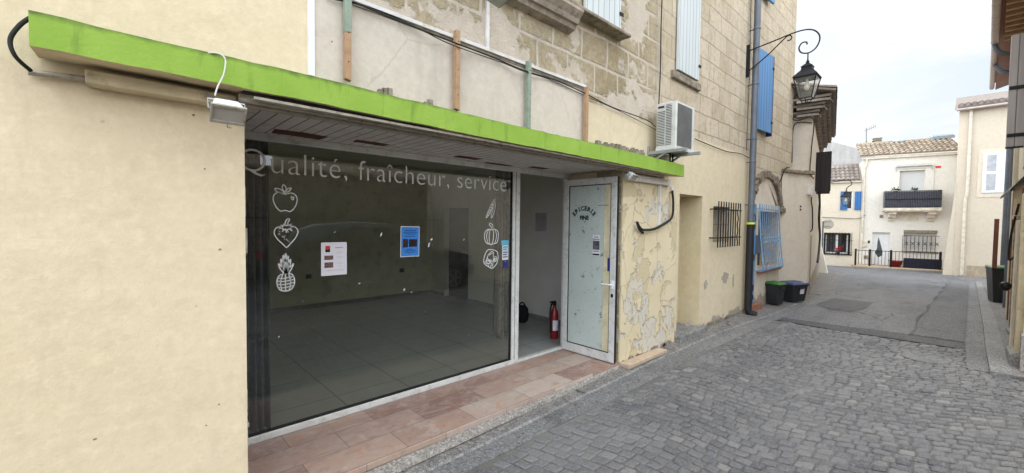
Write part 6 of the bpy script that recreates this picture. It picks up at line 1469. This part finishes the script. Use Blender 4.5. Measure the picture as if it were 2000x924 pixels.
for sd in (1, -1):
    b = MB(); yc = -2.42
    for xa, xb in ((2.5, 3.45), (3.53, 4.4), (4.48, 5.2)):
        def sidept(x, f): 
            for s0, s1 in zip(st, st[1:]):
                if s0[0] <= x <= s1[0]:
                    t_ = (x - s0[0]) / (s1[0] - s0[0]); A_ = [s0[k] + (s1[k] - s0[k]) * t_ for k in range(6)]
                    return (x, yc + sd * ((A_[4] * .98) * (1 - f) + A_[5] * f + .006), gz + A_[2] * (1 - f) + (A_[3] - .03) * f)
        b.add([sidept(xa, .12), sidept(xb, .12), sidept(xb, .88), sidept(xa, .88)], [(0, 1, 2, 3)])
    b.build('side_windows', 'acdark', car)
    for wx in (3.2, 5.88):
        wy = yc + sd * .80; b = MB(); b.lathe((wx, wy, .22), [(.20, -.10 * 1), (.32, -.10), (.335, -.06), (.335, .06), (.32, .10), (.20, .10)], 28, 1); w_ = b.build('wheel', 'tyre', car)
        b = MB(); b.lathe((wx, wy + sd * .095, .22), [(.205, -.02), (.205, .008), (.185, .010), (.18, -.0), (.05, .005), (.04, .012), (0, .012)], 28, 1)
        for k in range(5):
            a = 2 * PI * k / 5; u_ = Vector((math.cos(a), 0, math.sin(a))); v_ = Vector((-math.sin(a), 0, math.cos(a))); c = Vector((wx, wy + sd * .105, .22)); b.hexa([c + u_ * .03 - v_ * .03, c + u_ * .19 - v_ * .02, c + u_ * .19 + v_ * .02, c + u_ * .03 + v_ * .03], [p + Vector((0, sd * .012, 0)) for p in (c + u_ * .03 - v_ * .03, c + u_ * .19 - v_ * .02, c + u_ * .19 + v_ * .02, c + u_ * .03 + v_ * .03)])
        b.build('rim', 'rim', w_)
    b = MB(); b.box(6.38, 6.55, yc + sd * .78 - .06, yc + sd * .78 + .05, gz + .62, gz + .78); b.build('headlight', 'headglass', car, .02)
    b = MB(); b.box(2.08, 2.22, yc + sd * .80 - .05, yc + sd * .80 + .06, gz + .75, gz + 1.0); b.build('tail_light', 'redglass', car, .02)
    b = MB(); b.box(4.95, 5.1, yc + sd * 1.0 - .09, yc + sd * 1.0 + .06, gz + .98, gz + 1.12); b.build('mirror', 'carpaint', car, .02)

# canopy material: let the dark rim follow the local height of the part
for nd in M['green'].node_tree.nodes:
    if nd.type == 'VALTORGB' and abs(nd.color_ramp.elements[0].position - .365) < .001:
        nd.color_ramp.elements[0].position = .156; nd.color_ramp.elements[1].position = .180

# ------------------------------------------------------------------ light
w = bpy.data.worlds.new('World'); scene.world = w; w.use_nodes = True; nt = w.node_tree; nt.nodes.clear()
def wn(t_): return nt.nodes.new(t_)
SUN = ray(1600, 40).normalized(); sun_el = math.asin(SUN.z); sun_az = math.atan2(SUN.x, SUN.y)
sky = wn('ShaderNodeTexSky'); sky.sky_type = 'NISHITA'; sky.sun_disc = False; sky.sun_elevation = sun_el; sky.sun_rotation = sun_az; sky.air_density = 1.2; sky.dust_density = 2
tc = wn('ShaderNodeTexCoord'); mp_ = wn('ShaderNodeMapping'); mp_.inputs['Scale'].default_value = (1.2, 1.2, 4.2); mp_.inputs['Rotation'].default_value = (.15, .1, .6)
nz_ = wn('ShaderNodeTexNoise'); nz_.inputs['Scale'].default_value = 1.9; nz_.inputs['Detail'].default_value = 8; nz_.inputs['Roughness'].default_value = .58; nz_.inputs['Distortion'].default_value = .5
L = nt.links.new; L(tc.outputs['Generated'], mp_.inputs[0]); L(mp_.outputs[0], nz_.inputs['Vector'])
cr = wn('ShaderNodeValToRGB'); L(nz_.outputs['Fac'], cr.inputs[0]); e = cr.color_ramp.elements; e[0].position = .40; e[0].color = (.0, .0, .0, 1); e[1].position = .62; e[1].color = (1, 1, 1, 1)
# cloud radiance: dimmed in view ahead, brightness added overhead and behind to light facade
vm = wn('ShaderNodeVectorMath'); vm.operation = 'DOT_PRODUCT'; L(tc.outputs['Generated'], vm.inputs[0]); vd = ray(1760, 120).normalized(); vm.inputs[1].default_value = vd
mr = wn('ShaderNodeMapRange'); mr.interpolation_type = 'SMOOTHSTEP'; L(vm.outputs['Value'], mr.inputs['Value']); mr.inputs['From Min'].default_value = .35; mr.inputs['From Max'].default_value = .93; mr.inputs['To Min'].default_value = 29.0; mr.inputs['To Max'].default_value = 7.6
thick = wn('ShaderNodeMix'); thick.data_type = 'RGBA'; L(cr.outputs[0], thick.inputs[0]); thick.inputs[6].default_value = (.70, .83, 1.0, 1); thick.inputs[7].default_value = (1.0, .988, .955, 1)
sc = wn('ShaderNodeVectorMath'); sc.operation = 'SCALE'; L(thick.outputs[2], sc.inputs[0]); L(mr.outputs[0], sc.inputs['Scale'])
mx = wn('ShaderNodeMix'); mx.data_type = 'RGBA'; mx.inputs[0].default_value = .95; L(sky.outputs[0], mx.inputs[6]); L(sc.outputs[0], mx.inputs[7])
bgn = wn('ShaderNodeBackground'); bgn.inputs['Strength'].default_value = .12; L(mx.outputs[2], bgn.inputs[0])
wo = wn('ShaderNodeOutputWorld'); L(bgn.outputs[0], wo.inputs[0])
sd_ = bpy.data.lights.new('sun', 'SUN'); sd_.energy = 1.2; sd_.angle = R(14); sd_.color = (1, .95, .87)
so = bpy.data.objects.new('sun', sd_); COL.objects.link(so); so.rotation_euler = (-SUN).to_track_quat('-Z', 'Y').to_euler()
scene.view_settings.view_transform = 'Standard'; scene.view_settings.look = 'None'; scene.view_settings.exposure = 0.12; scene.view_settings.gamma = 1
scene.view_settings.use_curve_mapping = False
scene.render.engine = 'CYCLES'
scene.cycles.max_bounces = 10; scene.cycles.transparent_max_bounces = 16; scene.cycles.diffuse_bounces = 5
for o in bpy.data.objects:
    if '_o' in o: del o['_o']
